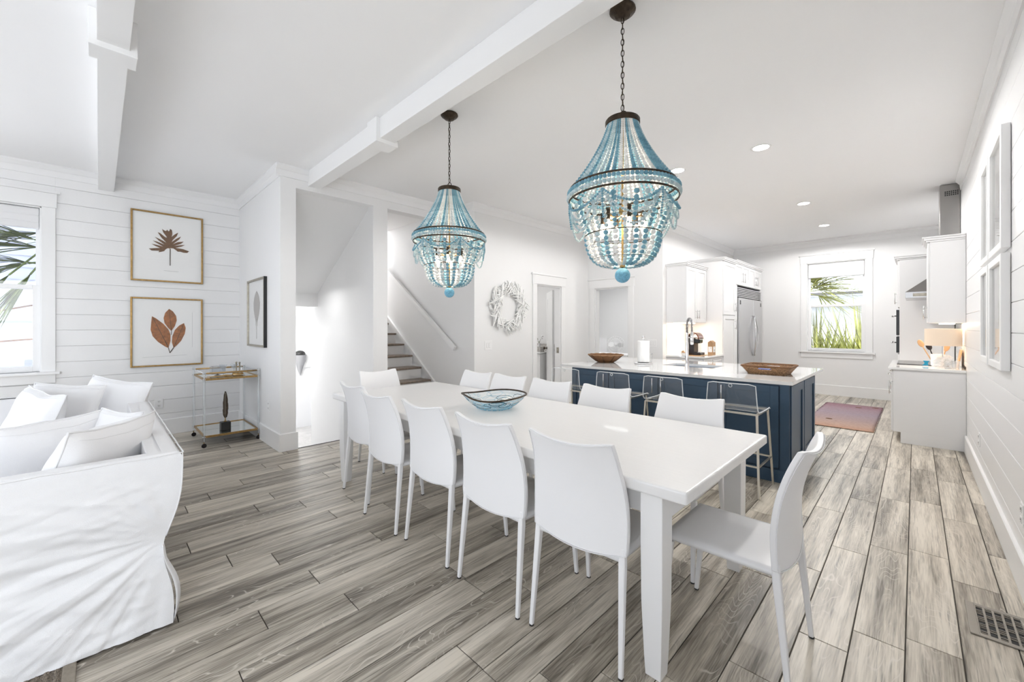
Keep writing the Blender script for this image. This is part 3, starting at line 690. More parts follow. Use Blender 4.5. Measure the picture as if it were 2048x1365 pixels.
MB().box((-w2, -d2_, 0), (w2, d2_, .004)).box((-w2, -d2_, 0), (-w2 + .003, d2_, .185)).box((w2 - .003, -d2_, 0), (w2, d2_, .185)).box((-w2, -d2_, 0), (w2, -d2_ + .003, .185)).box((-w2, d2_ - .003, 0), (w2, d2_, .185)).build('basin', M['steel'], s)
MB().lathe([(.0, .004), (.04, .004), (.045, .008)], 16).build('drain', M['chrome'], s)
# faucet
f = tag(empty('spring_faucet', (-1.935, 4.93, .916)), 'tall chrome spring faucet with pull-down head on the island', 'faucet')
MB().lathe([(.026, 0), (.026, .05), (.019, .055), (.019, .30), (.016, .31), (.016, .42)], 18).build('column', M['chrome'], f, auto=True)
arc = [Vector((0, 0, .42))] + [Vector((0, .075 - .075 * cos(a), .50 + .085 * sin(a))) for a in [pi * i / 14 for i in range(15)]] + [Vector((0, .15, .42))]
MB().tube(arc, .009, 8).build('hose', M['dkplastic'], f, smooth=True)
co = []; L = [0]
for a, b in zip(arc, arc[1:]): L.append(L[-1] + (b - a).length)
N = 26 * 10
for i in range(N + 1):
    s_ = L[-1] * i / N; j = max(k for k in range(len(L)) if L[k] <= s_ + 1e-9); j = min(j, len(arc) - 2); q = (s_ - L[j]) / max(1e-6, L[j + 1] - L[j]); p = arc[j].lerp(arc[j + 1], q)
    tt = (arc[j + 1] - arc[j]).normalized(); n1 = Vector((1, 0, 0)); n2 = tt.cross(n1); an = 2 * pi * i / 10
    co.append(p + n1 * cos(an) * .016 + n2 * sin(an) * .016)
MB().tube(co, .003, 5).build('spring', M['chrome'], f, smooth=True)
MB().lathe([(.012, .27), (.02, .28), (.022, .33), (.017, .42), (.012, .43)], 16, Matrix.Translation((0, .15, 0))).build('spray_head', M['chrome'], f, auto=True)
MB().tube([(0, .0, .36), (0, .13, .36)], .007, 8).build('docking_arm', M['chrome'], f); MB().tube([(-.02, 0, .13), (-.075, 0, .13)], .012, 10).tube([(-.075, 0, .13), (-.11, -.01, .145)], .007, 8).build('lever', M['chrome'], f, auto=True)
# paper towel holder
f = tag(empty('paper_towel_holder', (-2.555, 5.06, .916)), 'paper towel roll on a steel stand, beside the wicker bowl', 'paper towels')
MB().lathe([(.112, 0), (.115, .004), (.115, .016), (.105, .02)], 32).build('stand_base', M['steel'], f, auto=True)
MB().lathe([(.022, .025), (.072, .025), (.076, .03), (.076, .30), (.072, .305), (.022, .305)], 32, closed=True).build('paper_roll', M['paperw'], f, auto=True)
MB().lathe([(.007, .02), (.007, .33), (.014, .335), (.02, .35), (.018, .368), (0, .376)], 14).build('rod', M['chrome'], f, auto=True)
MB().lathe([(.006, .02), (.006, .12), (.012, .125), (.012, .14), (0, .147)], 12, Matrix.Translation((.075, .075, 0))).build('side_arm', M['chrome'], f, auto=True)
# wicker bowl
f = tag(empty('wicker_bowl', (-3.06, 4.95, .916)), 'round brown woven wicker bowl at the left end of the island', 'bowl')
pr = [(.0, .004), (.105, .0), (.11, .004), (.17, .045), (.235, .100)]; inn = [(.225, .100), (.163, .05), (.10, .014), (0, .014)]
MB().lathe(pr + inn, 40).build('basket_wall', M['wicker'], f, auto=True)
for i in range(9):
    a = 2 * pi * i / 9 + .2; MB().tube([(r_ * cos(a), r_ * sin(a), z) for r_, z in ((.110, .004), (.143, .022), (.174, .045), (.205, .071), (.238, .100))], .0045, 5).build('rib', M['wickerd'], f)
MB().tube([(.236 * cos(2 * pi * i / 48), .236 * sin(2 * pi * i / 48), .103 + .003 * sin(i * 1.9)) for i in range(48)], .008, 6, closed=True).build('rim', M['wickert'], f, smooth=True)
# wicker tray with handle holes
f = tag(empty('wicker_tray', (-1.085, 4.93, .916)), 'rectangular woven wicker tray with handle slots on the right of the island', 'tray')
bw, bd, tw, td, th_ = .165, .145, .215, .19, .075
MB().box((-bw, -bd, 0), (bw, bd, .008)).build('tray_base', M['wickert'], f)
rows = 7
for r_ in range(rows):
    q = (r_ + .5) / rows; a_, b_ = bw + (tw - bw) * q, bd + (td - bd) * q; z = .006 + th_ * q
    def seg(p0, p1): return [Vector(p0).lerp(Vector(p1), i / 14) + Vector((0, 0, .0015 * sin(i * 2.4 + r_ * 3))) for i in range(15)]
    hole = r_ in (4, 5); cr = .03
    for s_ in (-1, 1):
        if hole:
            MB().tube(seg((-a_ + cr, s_ * b_, z), (-.06, s_ * b_, z)), .0075, 6).tube(seg((.06, s_ * b_, z), (a_ - cr, s_ * b_, z)), .0075, 6).build('woven_row', M['wickert'], f, smooth=True)
        else: MB().tube(seg((-a_ + cr, s_ * b_, z), (a_ - cr, s_ * b_, z)), .0075, 6).build('woven_row', M['wickert'], f, smooth=True)
        MB().tube([(s_ * (a_ - cr), -b_, z)] + [(s_ * (a_ - cr + cr * sin(k)), -b_ + cr - cr * cos(k), z) for k in (.5, 1.0)] + seg((s_ * a_, -b_ + cr, z), (s_ * a_, b_ - cr, z)) + [(s_ * (a_ - cr + cr * sin(k)), b_ - cr + cr * cos(k), z) for k in (1.0, .5)] + [(s_ * (a_ - cr), b_, z)], .0075, 6).build('woven_row', M['wickert'], f, smooth=True)
rim = []
for (sx, sy), a0 in (((1, -1), -pi / 2), ((1, 1), 0), ((-1, 1), pi / 2), ((-1, -1), pi)):
    for k in range(5): an = a0 + k * pi / 8; rim.append((sx * (tw - .03) + .034 * cos(an), sy * (td - .03) + .034 * sin(an), th_ + .010))
MB().tube(rim, .010, 6, closed=True).build('rim', M['wicker'], f, smooth=True)
pk = tag(empty('packet', (-1.10, 4.90, .926)), 'blue and white paper packet lying inside the wicker tray', 'packet')
box('sleeve', (-.10, -.11, 0), (.04, -.01, .045), M['bluec'], pk, bevel=.003); box('card', (-.08, .0, 0), (.09, .09, .02), M['paper'], pk, bevel=.001)
# ------------------------------------------------------------------ bar stools
def stool_proto():
    t = empty('bar_stool'); W = .20
    # local: back at y=0, seat towards +Y (island); x across
    prof = [(-.035, .925), (-.028, .86), (-.012, .76), (.004, .715), (.03, .692), (.08, .685), (.30, .685), (.38, .690), (.41, .675)]
    th = .008
    def sheet(x0, x1):
        mb = MB(); n = len(prof)
        for x in (x0, x1): pass
        vs = []
        for x in (x0, x1):
            for (y, z) in prof: vs.append((x * (1 if z < .75 else 1 - .12 * (z - .75) / .175), y + (.02 * (abs(x) / W) ** 2 if z > .72 else 0), z))
        return vs
    mb = MB(); NU = 8; n = len(prof)
    def pt(u, i, o=0):
        y, z = prof[i]; a = 2 * u - 1; k = max(0, (z - .72) / .2)
        corner = .012 * (abs(a) > .99) * (i == 0)
        return Vector((a * W * (1 - .07 * k), y + .03 * k * a * a, z - corner))
    mb.grid(lambda u, v: pt(u, round(v * (n - 1))), NU, n - 1)
    sh = mb.build('acrylic_shell', M['acrylic'], t, smooth=True)
    edge = [pt(0, i) for i in range(n)] + [pt(1 * k / NU, n - 1) for k in range(1, NU + 1)] + [pt(1, i) for i in range(n - 2, -1, -1)] + [pt(1 - k / NU, 0) for k in range(1, NU)]
    MB().tube(edge, .0042, 6, closed=True).build('shell_edge', M['acredge'], sh, smooth=True)
    MB().lathe([(.012, -.006), (.016, 0), (.012, .006)], 14, Matrix.Translation((0, -.022, .905)) @ Matrix.Rotation(pi / 2, 4, 'X'), closed=True).build('grip_ring', M['acredge'], sh, smooth=True)
    def bar(a, b, r=.011): return MB().tube([a, b], r, 4, up=(0, 1, .01))
    fr = MB()
    for a, b in (((-.185, .03, .672), (.185, .03, .672)), ((-.185, .38, .672), (.185, .38, .672)), ((-.185, .03, .672), (-.185, .38, .672)), ((.185, .03, .672), (.185, .38, .672))): fr.tube([a, b], .011, 4, up=(0, 0, 1) if a[1] == b[1] else (0, 0, 1))
    fr.build('seat_frame', M['champagne'], t)
    for sx in (-1, 1):
        for y0, y1 in ((.03, -.02), (.38, .44)): MB().tube([(sx * .187, y0, .672), (sx * .215, y1, 0)], .012, 4, up=(0, 1, 0)).build('leg', M['champagne'], t, bevel=.002)
        MB().tube([(sx * .205, -.0, .25), (sx * .205, .42, .25)], .009, 4).build('foot_rail', M['champagne'], t)
    MB().tube([(-.205, .42, .25), (.205, .42, .25)], .010, 4).build('foot_rail', M['champagne'], t)
    MB().tube([(-.2, 0, .25), (.2, 0, .25)], .009, 4).build('foot_rail', M['champagne'], t)
    return t
s0 = stool_proto()
cache = {}
for c in bpy.data.objects:
    if c.parent: cache.setdefault(c.parent.name, []).append(c)
for i, (x, y, lab) in enumerate(((-1.115, 3.785, 'clear acrylic bar stool nearest the right end of the navy island'), (-1.716, 3.785, 'clear acrylic bar stool second from the right at the island'),
                               (-2.256, 3.785, 'clear acrylic bar stool third from the right at the island'), (-2.87, 3.785, 'clear acrylic bar stool at the left end of the island'))):
    o = s0 if i == 0 else copy_tree(s0, None, cache); o.location = (x, y, 0.001); tag(o, lab, 'stool', 'acrylic bar stools along the island')
# ------------------------------------------------------------------ beaded chandeliers
def chandelier(loc_, lab):
    """origin on the ceiling; local z negative downwards"""
    t = empty('beaded_chandelier', loc_); tag(t, lab, 'chandelier', 'turquoise beaded chandeliers over the table')
    Z = lambda z: z - H
    MB().lathe([(.072, -.002), (.074, -.012), (.066, -.022), (.05, -.03), (.042, -.042), (.015, -.05), (0, -.052)], 28).build('canopy', M['bronze'], t, auto=True)
    # chain
    ltop, lbot = Z(3.18), Z(2.645); n = 17; pitch = (ltop - lbot) / n
    lk = MB().tube([(.0085 * cos(a), 0, .5 * pitch * 1.22 * sin(a)) for a in [2 * pi * i / 14 for i in range(14)]], .0024, 5, closed=True).mesh('chain_link', M['bronze'], True)
    for i in range(n): o = link('chain_link', lk, t, (0, 0, ltop - (i + .5) * pitch)); o.rotation_euler = (0, 0, (i % 2) * pi / 2 + .4)
    MB().tube([(.004 * cos(i), .004 * sin(i), ltop + (lbot - .05 - ltop) * i / 30) for i in range(31)], .0016, 5).build('power_cord', M['bronze'], t)
    MB().tube([(.026 * cos(a), 0, Z(2.615) + .026 * sin(a)) for a in [2 * pi * i / 20 for i in range(20)]], .0035, 6, closed=True).build('top_loop', M['bronze'], t, smooth=True)
    MB().lathe([(.02, Z(2.595)), (.092, Z(2.592)), (.097, Z(2.585)), (.097, Z(2.563)), (.092, Z(2.56)), (.088, Z(2.575)), (.02, Z(2.585))], 32, closed=True).build('crown_plate', M['bronze'], t, auto=True)
    def strand_mesh(curve, rb, m, n=8, k=5, rvar=None):
        # beads threaded along a polyline; rb radius may vary
        L = [0]
        for a, b in zip(curve, curve[1:]): L.append(L[-1] + (b - a).length)
        mb = MB(); s = 0; cnt = 0
        while s < L[-1]:
            r_ = rb(s / L[-1]) if callable(rb) else rb
            j = 0
            while j < len(L) - 2 and L[j + 1] < s + r_: j += 1
            q = (s + r_ - L[j]) / max(1e-6, L[j + 1] - L[j]); 
            if s + r_ > L[-1]: break
            mb.sphere(curve[j].lerp(curve[j + 1], q), r_, n, k, (1, 1, .92)); s += 2 * r_
        return mb.mesh('bead_strand', m, True)
    RR = .292
    # upper strands from crown plate to ring: concave sweep
    up = []
    for i in range(25):
        s = i / 24; up.append(Vector((.088 + (RR - .088) * (s ** 1.45 * .72 + s * .28), 0, Z(2.56 - (2.56 - 2.195) * (s * .9 + .1 * sin(s * pi / 2))))))
    seq = 'tmmttcctmcctttccmmttmcctmmttcctmccttmm'
    NS = 52; mats = {'t': M['bead_t'], 'm': M['bead_m'], 'c': M['bead_c']}
    var = {(c): strand_mesh(up, lambda s: .0056 + .0060 * s, mats[c]) for c in 'tmc'}
    for i in range(NS): o = link('bead_strand', var[seq[i % 38]], t); o.rotation_euler = (0, 0, 2 * pi * i / NS)
    def ring(r_, z, rad=.004, nm='ring_band'): return MB().tube([(r_ * cos(2 * pi * i / 56), r_ * sin(2 * pi * i / 56), Z(z)) for i in range(56)], rad, 5, closed=True, flat=1.6 if nm[0] == 'r' else 1).build(nm, M['bronze'], t, smooth=True)
    ring(.300, 2.195); ring(.304, 2.128)
    for z, c, rr in ((2.176, 't', .305), (2.148, 'm', .308)):
        nb = 84; mb = MB()
        for i in range(nb): a = 2 * pi * i / nb; mb.sphere((rr * cos(a), rr * sin(a), Z(z)), .0118, 8, 5)
        mb.build('bead_row', mats[c], t, smooth=True)
    # inner basket: big beads dropping from ring then lower bowl
    b1 = [Vector((.262 - .012 * s - .05 * s * s, 0, Z(2.115 - .185 * s))) for s in [i / 16 for i in range(17)]]
    b2 = [Vector((.205 * cos(s * pi / 2 * .93) ** .55, 0, Z(1.925 - .172 * sin(s * pi / 2)))) for s in [i / 20 for i in range(21)]]
    v1 = {c: strand_mesh(b1, lambda s: .0155 - .0045 * s, mats[c]) for c in 'tmc'}; v2 = {c: strand_mesh(b2, lambda s: .0148 - .0050 * s, mats[c]) for c in 'tmc'}
    seq2 = 'tmtcmtmcctmtcmttcmtcmmtc'
    for i in range(28): o = link('basket_strand', v1[seq2[i % 24]], t); o.rotation_euler = (0, 0, 2 * pi * (i + .5) / 28)
    for i in range(24): o = link('bowl_strand', v2[seq2[(i * 5) % 24]], t); o.rotation_euler = (0, 0, 2 * pi * (i + .3) / 24)
    ring(.212, 1.925, .003, 'wire_hoop'); ring(.235, 2.0, .0015, 'wire_hoop'); ring(.255, 2.06, .0015, 'wire_hoop'); ring(.20, 1.86, .0015, 'wire_hoop'); ring(.17, 1.79, .0015, 'wire_hoop')
    # swags round the outside
    ns = 6
    for d_, (dep, m, br) in enumerate(((.075, 't', .0075), (.13, 'm', .0072), (.185, 'm', .0072))):
        cur = []
        for i in range(25):
            s = i / 24; a = 2 * pi / ns * (s - .5); sag = 4 * s * (1 - s)
            rr = .298 + .012 * sag - .03 * sag * (dep / .185) ** 2; cur.append(Vector((rr * cos(a), rr * sin(a), Z(2.115) - dep * sag)))
        me = strand_mesh(cur, br, mats[m])
        for i in range(ns): o = link('swag_strand', me, t); o.rotation_euler = (0, 0, 2 * pi * (i + .17) / ns)
    for i in range(ns):   # vertical tassels at the swag joins
        a = 2 * pi * (i + .67) / ns; cur = [Vector((.303 * cos(a), .303 * sin(a), Z(2.12 - .03 * k))) for k in range(3)] + [Vector((.29 * cos(a), .29 * sin(a), Z(1.96)))]
        link('swag_tassel', strand_mesh(cur, .0065, mats['t']), t)
    # inner frame
    MB().lathe([(.006, Z(2.59)), (.006, Z(2.10)), (.02, Z(2.09)), (.022, Z(2.04)), (.006, Z(2.03)), (.006, Z(1.76)), (.016, Z(1.755)), (.016, Z(1.745)), (.003, Z(1.74)), (.003, Z(1.71))], 12).build('centre_rod', M['gold'], t, auto=True)
    for i in range(6):
        a = 2 * pi * i / 6 + .3; c, s = cos(a), sin(a)
        ar = MB().tube([(.0, 0, Z(2.05)), (.05 * c, .05 * s, Z(2.02)), (.10 * c, .10 * s, Z(2.03)), (.115 * c, .115 * s, Z(2.06))], .004, 6).build('arm', M['gold'], t, smooth=True)
        MB().lathe([(.016, 0), (.011, .01), (.011, -.055), (.0, -.055)][::-1] , 10, Matrix.Translation((.115 * c, .115 * s, Z(2.06)))).build('candle_sleeve', M['bronze'], ar)
        MB().lathe([(0, -.085), (.006, -.08), (.015, -.055), (.016, -.035), (.011, -.012), (.006, 0)], 10, Matrix.Translation((.115 * c, .115 * s, Z(2.005)))).build('bulb', M['bulb'], ar, smooth=True)
    MB().lathe([(.003, Z(1.76)), (.003, Z(1.735)), (.19, Z(1.93))][:2], 6).build('hook', M['bronze'], t)
    MB().sphere((0, 0, Z(1.698)), .043, 24, 14).build('finial_ball', M['bead_ball'], t, smooth=True)
    l = light('chandelier_glow', 'POINT', (loc_[0], loc_[1], 1.99), power=2.2, col=(1, .84, .64), radius=.06)
    light('chandelier_glow', 'POINT', (loc_[0], loc_[1], 2.28), power=1.2, col=(1, .84, .64), radius=.04)
    return t
M['bead_ball'] = mat('turquoise_ball', (.15, .38, .52), .6, bump=.3, bscale=300, var=.25, vscale=90)
chandelier((-1.196, 2.115, H), 'large turquoise beaded chandelier hanging nearest the camera over the table')
chandelier((-2.845, 2.115, H), 'turquoise beaded chandelier farther away, left of the larger looking one')
# ------------------------------------------------------------------ recessed ceiling lights
for i, (x, y, lab) in enumerate(((-1.114, 4.73, 'round recessed ceiling light on the right of the front pair above the island'), (-1.97, 4.74, 'round recessed ceiling light just right of the large chandelier'),
                          (-1.17, 7.31, 'round recessed ceiling light, middle one of the row towards the kitchen window'), (-1.16, 9.14, 'round recessed ceiling light nearest the kitchen window wall'))):
    o = tag(empty('recessed_light', (x, y, H)), lab, 'light', 'recessed kitchen ceiling lights')
    MB().lathe([(.088, 0), (.092, -.004), (.088, -.007), (.072, -.006), (.068, 0)], 28).build('trim_ring', M['trim'], o, auto=True)
    MB().lathe([(0, -.004), (.070, -.004), (.070, -.001)], 28).build('lens', M['can'], o)
for x, y in ((-1.114, 4.73), (-1.97, 4.74), (-1.17, 7.31), (-1.16, 9.14)):
    light('downlight', 'SPOT', (x, y, H - .02), power=38, col=(1, .985, .97), radius=.07).data.spot_size = R(172)
# ------------------------------------------------------------------ kitchen left run
def cabinet(name, lab, a, b, m=None):
    o = tag(empty(name, a), lab, 'cabinet'); return o
FX = -2.44
cr_prof = lambda: None
def crown_cap(par, off, x0, y0, x1, y1, z, front='x'):
    mb = MB()
    for i, (e, h0, h1) in enumerate(((.012, 0, .02), (.03, .02, .045), (.045, .045, .06))): mb.box(Vector((x0, y0 - e, z + h0)) - off, Vector((x1 + e, y1, z + h1)) - off)
    mb.build('crown', M['cab'], par, bevel=.003)
# upper cabinet
o = tag(empty('wall_cabinet', (-2.9, 7.33, 1.48)), 'white double door wall cabinet above the coffee machine', 'cabinet'); of = o.location.copy()
MB().box(Vector((XK + .003, 6.83 + .11, 1.48)) - of, Vector((-2.75, 7.84, 2.44)) - of).build('carcass', M['cab'], o, bevel=.002)
ys = 6.94
for a, b, h_ in ((ys + .0, 7.385, 7.34), (7.395, 7.84, 7.44)): shaker('door', a, b, 1.485, 2.435, -2.75, 1, 'x', M['cab'], o, hand=(h_, 1.55, 1.70), off=of, rail=.06)
crown_cap(o, of, XK, ys, -2.73, 7.84, 2.44)
# base cabinet
o = tag(empty('base_cabinet', (-2.75, 7.35, 0)), 'white base cabinet with drawers under the coffee machine', 'cabinet'); of = o.location.copy()
MB().box(Vector((XK + .003, ys, .10)) - of, Vector((-2.47, 7.86, .885)) - of).box(Vector((XK + .003, ys + .02, 0)) - of, Vector((-2.53, 7.86, .10)) - of).build('carcass', M['cab'], o, bevel=.002)
for a, b in ((ys + .005, 7.39), (7.40, 7.855)):
    shaker('drawer', a, b, .74, .88, -2.47, 1, 'x', M['cab'], o, rail=.03, hand=((a + b) / 2, .81, .81), off=of)
    shaker('door', a, b, .11, .73, -2.47, 1, 'x', M['cab'], o, hand=(b - .05 if a < 7 else a + .05, .55, .68), off=of)
tag(box('countertop', (XK, ys - .02, .886), (-2.435, 7.86, .916), M['quartz'], bevel=.003), 'white quartz worktop under the coffee machine against the left kitchen wall', 'countertop')
# backsplash tiles (kitchen left)
bs = sgroup('backsplash_left')
box('grout', (XK, ys, .917), (XK + .004, 7.86, 1.48), M['trim'], bs)
tm = MB().box((0, .001, .001), (.008, .299, .073)).mesh('tile', M['tile'])
for r_ in range(7):
    y = ys - (r_ % 2) * .15
    while y < 7.85:
        a, b = max(y, ys), min(y + .3, 7.86)
        if b - a > .299: link('tile', tm, bs, (XK + .002, a, .92 + r_ * .0745))
        elif b - a > .02: box('tile', (XK + .002, a + .001, .921 + r_ * .0745), (XK + .01, b - .001, .993 + r_ * .0745), M['tile'], bs)
        y += .3
bs2 = sgroup('backsplash_pantry')
# tall pantry
o = tag(empty('pantry_cabinet', (-2.75, 8.2, 0)), 'tall white pantry cabinet left of the refrigerator', 'cabinet'); of = o.location.copy()
MB().box(Vector((XK + .003, 7.87, .10)) - of, Vector((-2.46, 8.56, 2.60)) - of).box(Vector((XK + .003, 7.88, 0)) - of, Vector((-2.53, 8.56, .10)) - of).build('carcass', M['cab'], o, bevel=.002)
shaker('door', 7.885, 8.55, 1.63, 2.59, -2.46, 1, 'x', M['cab'], o, hand=(8.49, 1.70, 1.86), off=of); shaker('door', 7.885, 8.55, .11, 1.61, -2.46, 1, 'x', M['cab'], o, hand=(8.49, 1.36, 1.53), off=of)
crown_cap(o, of, XK, 7.87, -2.44, 8.57, 2.60)
# refrigerator
FY0, FY1 = 8.74, 10.42
o = tag(empty('refrigerator', (-2.75, 9.6, 0)), 'large stainless steel double door refrigerator with curved handles', 'refrigerator'); of = o.location.copy()
MB().box(Vector((XK + .02, FY0, .08)) - of, Vector((-2.49, FY1, 2.20)) - of).build('body', M['dkplastic'], o)
for a, b, s_, hy_ in ((FY0 + .02, 9.75, 1, 9.66), (9.765, FY1 - .005, -1, 9.85)):
    d = MB().box(Vector((-2.49, a, .12)) - of, Vector((-2.435, b, 1.98)) - of).build('door', M['steel'], o, bevel=.006)
    pts = [Vector((-2.435 + .02 + .045 * sin(pi * q), hy_ + s_ * .085 * (2 * abs(q - .5)) ** 2, .80 + .84 * q)) - of for q in [i / 16 for i in range(17)]]
    MB().tube(pts, .011, 8).tube([pts[0], pts[0] + Vector((-.03, 0, 0))], .009, 6).tube([pts[-1], pts[-1] + Vector((-.03, 0, 0))], .009, 6).build('handle', M['chrome'], d, smooth=True)
g = MB()
for i in range(6): g.box(Vector((-2.49, FY0, 2.0 + i * .033)) - of, Vector((-2.45, FY1, 2.02 + i * .033)) - of)
g.build('grille', M['steel'], o, bevel=.002)
MB().box(Vector((-2.434, FY0 + .08, 1.85)) - of, Vector((-2.432, FY0 + .13, 1.93)) - of).build('badge', M['dkplastic'], o); MB().box(Vector((-2.434, FY1 - .13, 1.85)) - of, Vector((-2.432, FY1 - .08, 1.93)) - of).build('badge', M['dkplastic'], o)
o = tag(empty('wall_cabinet', (-2.75, 9.6, 2.23)), 'white cabinet with four small doors above the refrigerator', 'cabinet'); of = o.location.copy()
MB().box(Vector((XK + .003, 8.60, 2.23)) - of, Vector((-2.48, 10.5, 2.64)) - of).build('carcass', M['cab'], o, bevel=.002)
e = [8.62, 9.08, 9.54, 10.0, 10.46]
for i in range(4): shaker('door', e[i] + .004, e[i + 1] - .004, 2.235, 2.635, -2.48, 1, 'x', M['cab'], o, rail=.05, hand=((e[i + 1] - .07) if i % 2 == 0 else e[i] + .07, 2.29, 2.48), off=of)
crown_cap(o, of, XK, 8.60, -2.46, 10.5, 2.64)
o = tag(empty('side_panel', (-2.75, 10.5, 0)), 'tall white end panel right of the refrigerator with hinges', 'panel'); of = o.location.copy()
MB().box(Vector((XK + .003, 10.425, 0)) - of, Vector((-2.46, 10.5, 2.225)) - of).build('board', M['cab'], o, bevel=.003)
MB().box(Vector((-2.46, 10.44, 1.45)) - of, Vector((-2.452, 10.46, 1.53)) - of).build('hinge', M['chrome'], o)
o = tag(empty('side_panel', (-2.75, 8.64, 0)), 'narrow white filler panel between the pantry and the refrigerator', 'panel'); of = o.location.copy()
MB().box(Vector((XK + .003, 8.58, 0)) - of, Vector((-2.46, 8.73, 2.225)) - of).build('board', M['cab'], o, bevel=.003)
# under-cabinet light
o = tag(empty('cabinet_light', (-2.9, 7.3, 1.478)), 'slim lit strip under the wall cabinet by the coffee machine', 'light')
box('lens', (-.08, -.30, -.012), (.06, .30, -.002), M['strip'], o)
light('undercabinet', 'AREA', (-2.92, 7.25, 1.455), (0, 0, 0), .9, .1, .6, (1, .74, .5))
# coffee machine
o = tag(empty('coffee_machine', (-2.70, 7.22, .926)), 'black and copper brown pod coffee machine on the left worktop', 'coffee machine')
MB().box((-.11, -.12, 0), (.02, .12, .30)).build('body', M['dkplastic'], o, bevel=.03, seg=3)
MB().box((.0, -.10, 0), (.13, .10, .045)).build('drip_base', M['dkplastic'], o, bevel=.01)
MB().grid(lambda u, v: (.10 * cos(pi * v) * .9 + .01, (u - .5) * .24, .27 + .11 * sin(pi * v)), 8, 12).build('lid', M['copper'], o, smooth=True, solid=.01)
MB().box((.0, -.08, .20), (.11, .08, .285)).build('brew_head', M['black'], o, bevel=.02)
MB().tube([(.05, -.105, .28), (.13, -.09, .27), (.13, .09, .27), (.05, .105, .28)], .008, 8).build('handle', M['chrome'], o, smooth=True)
MB().box((-.10, .122, .03), (.06, .16, .29)).build('water_tank', M['crystal'], o, bevel=.015); MB().lathe([(.045, 0), (.045, .008)], 20, Matrix.Translation((.07, 0, .045))).build('drip_tray', M['chrome'], o)
tag(box('serving_board', (-2.84, 7.02, .917), (-2.55, 7.40, .925), M['woodl'], bevel=.003), 'thin wooden board under the coffee machine', 'board')
o = tag(empty('paper_bag', (-2.53, 7.53, .917)), 'brown kraft coffee bag with a white label, right of the coffee machine', 'bag')
MB().prism([(-.04, -.07), (.04, -.07), (.04, .07), (-.04, .07)], 0, .22).add([(-.04, -.07, .22), (.04, -.07, .22), (.04, .07, .22), (-.04, .07, .22), (.0, -.07, .25), (.0, .07, .25)], [(0, 1, 4), (1, 2, 5, 4), (2, 3, 5), (3, 0, 4, 5)]).build('bag_body', M['kraft'], o)
MB().box((-.033, -.073, .05), (.03, -.0705, .145)).box((.0405, -.045, .05), (.043, .045, .145)).build('label', M['paper'], o)
def text(s, size, M_, mt, parent, name='lettering', ext=.0006):
    cu = bpy.data.curves.new(name, 'FONT'); cu.body = s; cu.size = size; cu.extrude = ext; cu.align_x = 'CENTER'; cu.align_y = 'CENTER'; cu.materials.append(mt)
    o_ = bpy.data.objects.new(name, cu); C.objects.link(o_); o_.parent = parent; o_.matrix_local = M_; return o_
MB().box((-.0, -.0745, .12), (.02, -.073, .128)).box((.044, -.02, .12), (.045, .02, .130)).box((.044, -.025, .06), (.045, .025, .10)).build('label_print', M['greyink'], o)
o = tag(empty('pod_dish', (-2.80, 6.99, .917)), 'small white dish of coffee supplies beside the coffee machine', 'dish')
MB().lathe([(.03, 0), (.055, .05), (.05, .05), (.026, .006), (0, .006)], 18).build('dish', M['plate'], o, auto=True)
for i in range(4): MB().lathe([(.012, 0), (.018, .03), (0, .03)], 10, Matrix.Translation((.02 * cos(i * 1.6), .02 * sin(i * 1.6), .02 + .012 * i))).build('pod', M['woodl'], o)
# ------------------------------------------------------------------ kitchen right run
RY = 6.82
o = tag(empty('base_cabinet', (.1, 7.5, 0)), 'white base cabinet run with plain end panel along the right wall', 'cabinet'); of = o.location.copy()
MB().box(Vector((-.19, RY, .13)) - of, Vector((.409, 8.35, .885)) - of).box(Vector((-.125, RY, 0)) - of, Vector((.409, 8.35, .13)) - of).build('carcass', M['cab'], o, bevel=.002)
yy = [RY + .01, 7.35, 7.85, 8.34]
for i in range(3):
    shaker('drawer', yy[i], yy[i + 1] - .006, .74, .88, -.19, -1, 'x', M['cab'], o, rail=.03, hand=((yy[i] + yy[i + 1]) / 2, .81, .81), off=of)
    shaker('door', yy[i], yy[i + 1] - .006, .14, .73, -.19, -1, 'x', M['cab'], o, hand=(yy[i + 1] - .05, .53, .70), off=of)
tag(box('countertop', (-.235, RY - .02, .886), (.409, 8.35, .916), M['quartz'], bevel=.003), 'white quartz worktop along the right wall holding the table lamp', 'countertop')
bs = sgroup('backsplash_right'); box('grout', (XR - .004, 7.3, .917), (XR, 8.35, 1.47), M['trim'], bs)
for r_ in range(7):
    y = 7.3 - (r_ % 2) * .15
    while y < 8.35:
        a, b = max(y, 7.3), min(y + .3, 8.35)
        if b - a > .02: box('tile', (XR - .010, a + .001, .921 + r_ * .0745), (XR - .002, b - .001, .993 + r_ * .0745), M['tile'], bs)
        y += .3
ck = tag(empty('cooktop', (.08, 7.75, .917)), 'black glass cooktop set on the right worktop', 'cooktop'); box('glass_top', (-.25, -.38, 0), (.22, .38, .006), M['black'], ck, bevel=.002)
for i in range(4): MB().lathe([(.07, .006), (.075, .0065), (.07, .007)], 20, Matrix.Translation(((i % 2) * .24 - .13, (i // 2) * .36 - .18, 0)), closed=True).build('burner_ring', M['greyink'], ck)
o = tag(empty('wall_cabinet', (.25, 7.1, 1.45)), 'white wall cabinet above the table lamp on the right wall', 'cabinet'); of = o.location.copy()
MB().box(Vector((.125, RY + .05, 1.45)) - of, Vector((.408, 7.38, 2.40)) - of).build('carcass', M['cab'], o, bevel=.002)
for a, b, h_ in ((RY + .055, 7.12, 7.08), (7.128, 7.375, 7.165)): shaker('door', a, b, 1.455, 2.395, .125, -1, 'x', M['cab'], o, hand=(h_, 1.50, 1.66), off=of, rail=.05, hm=M['chrome'])
mb = MB()
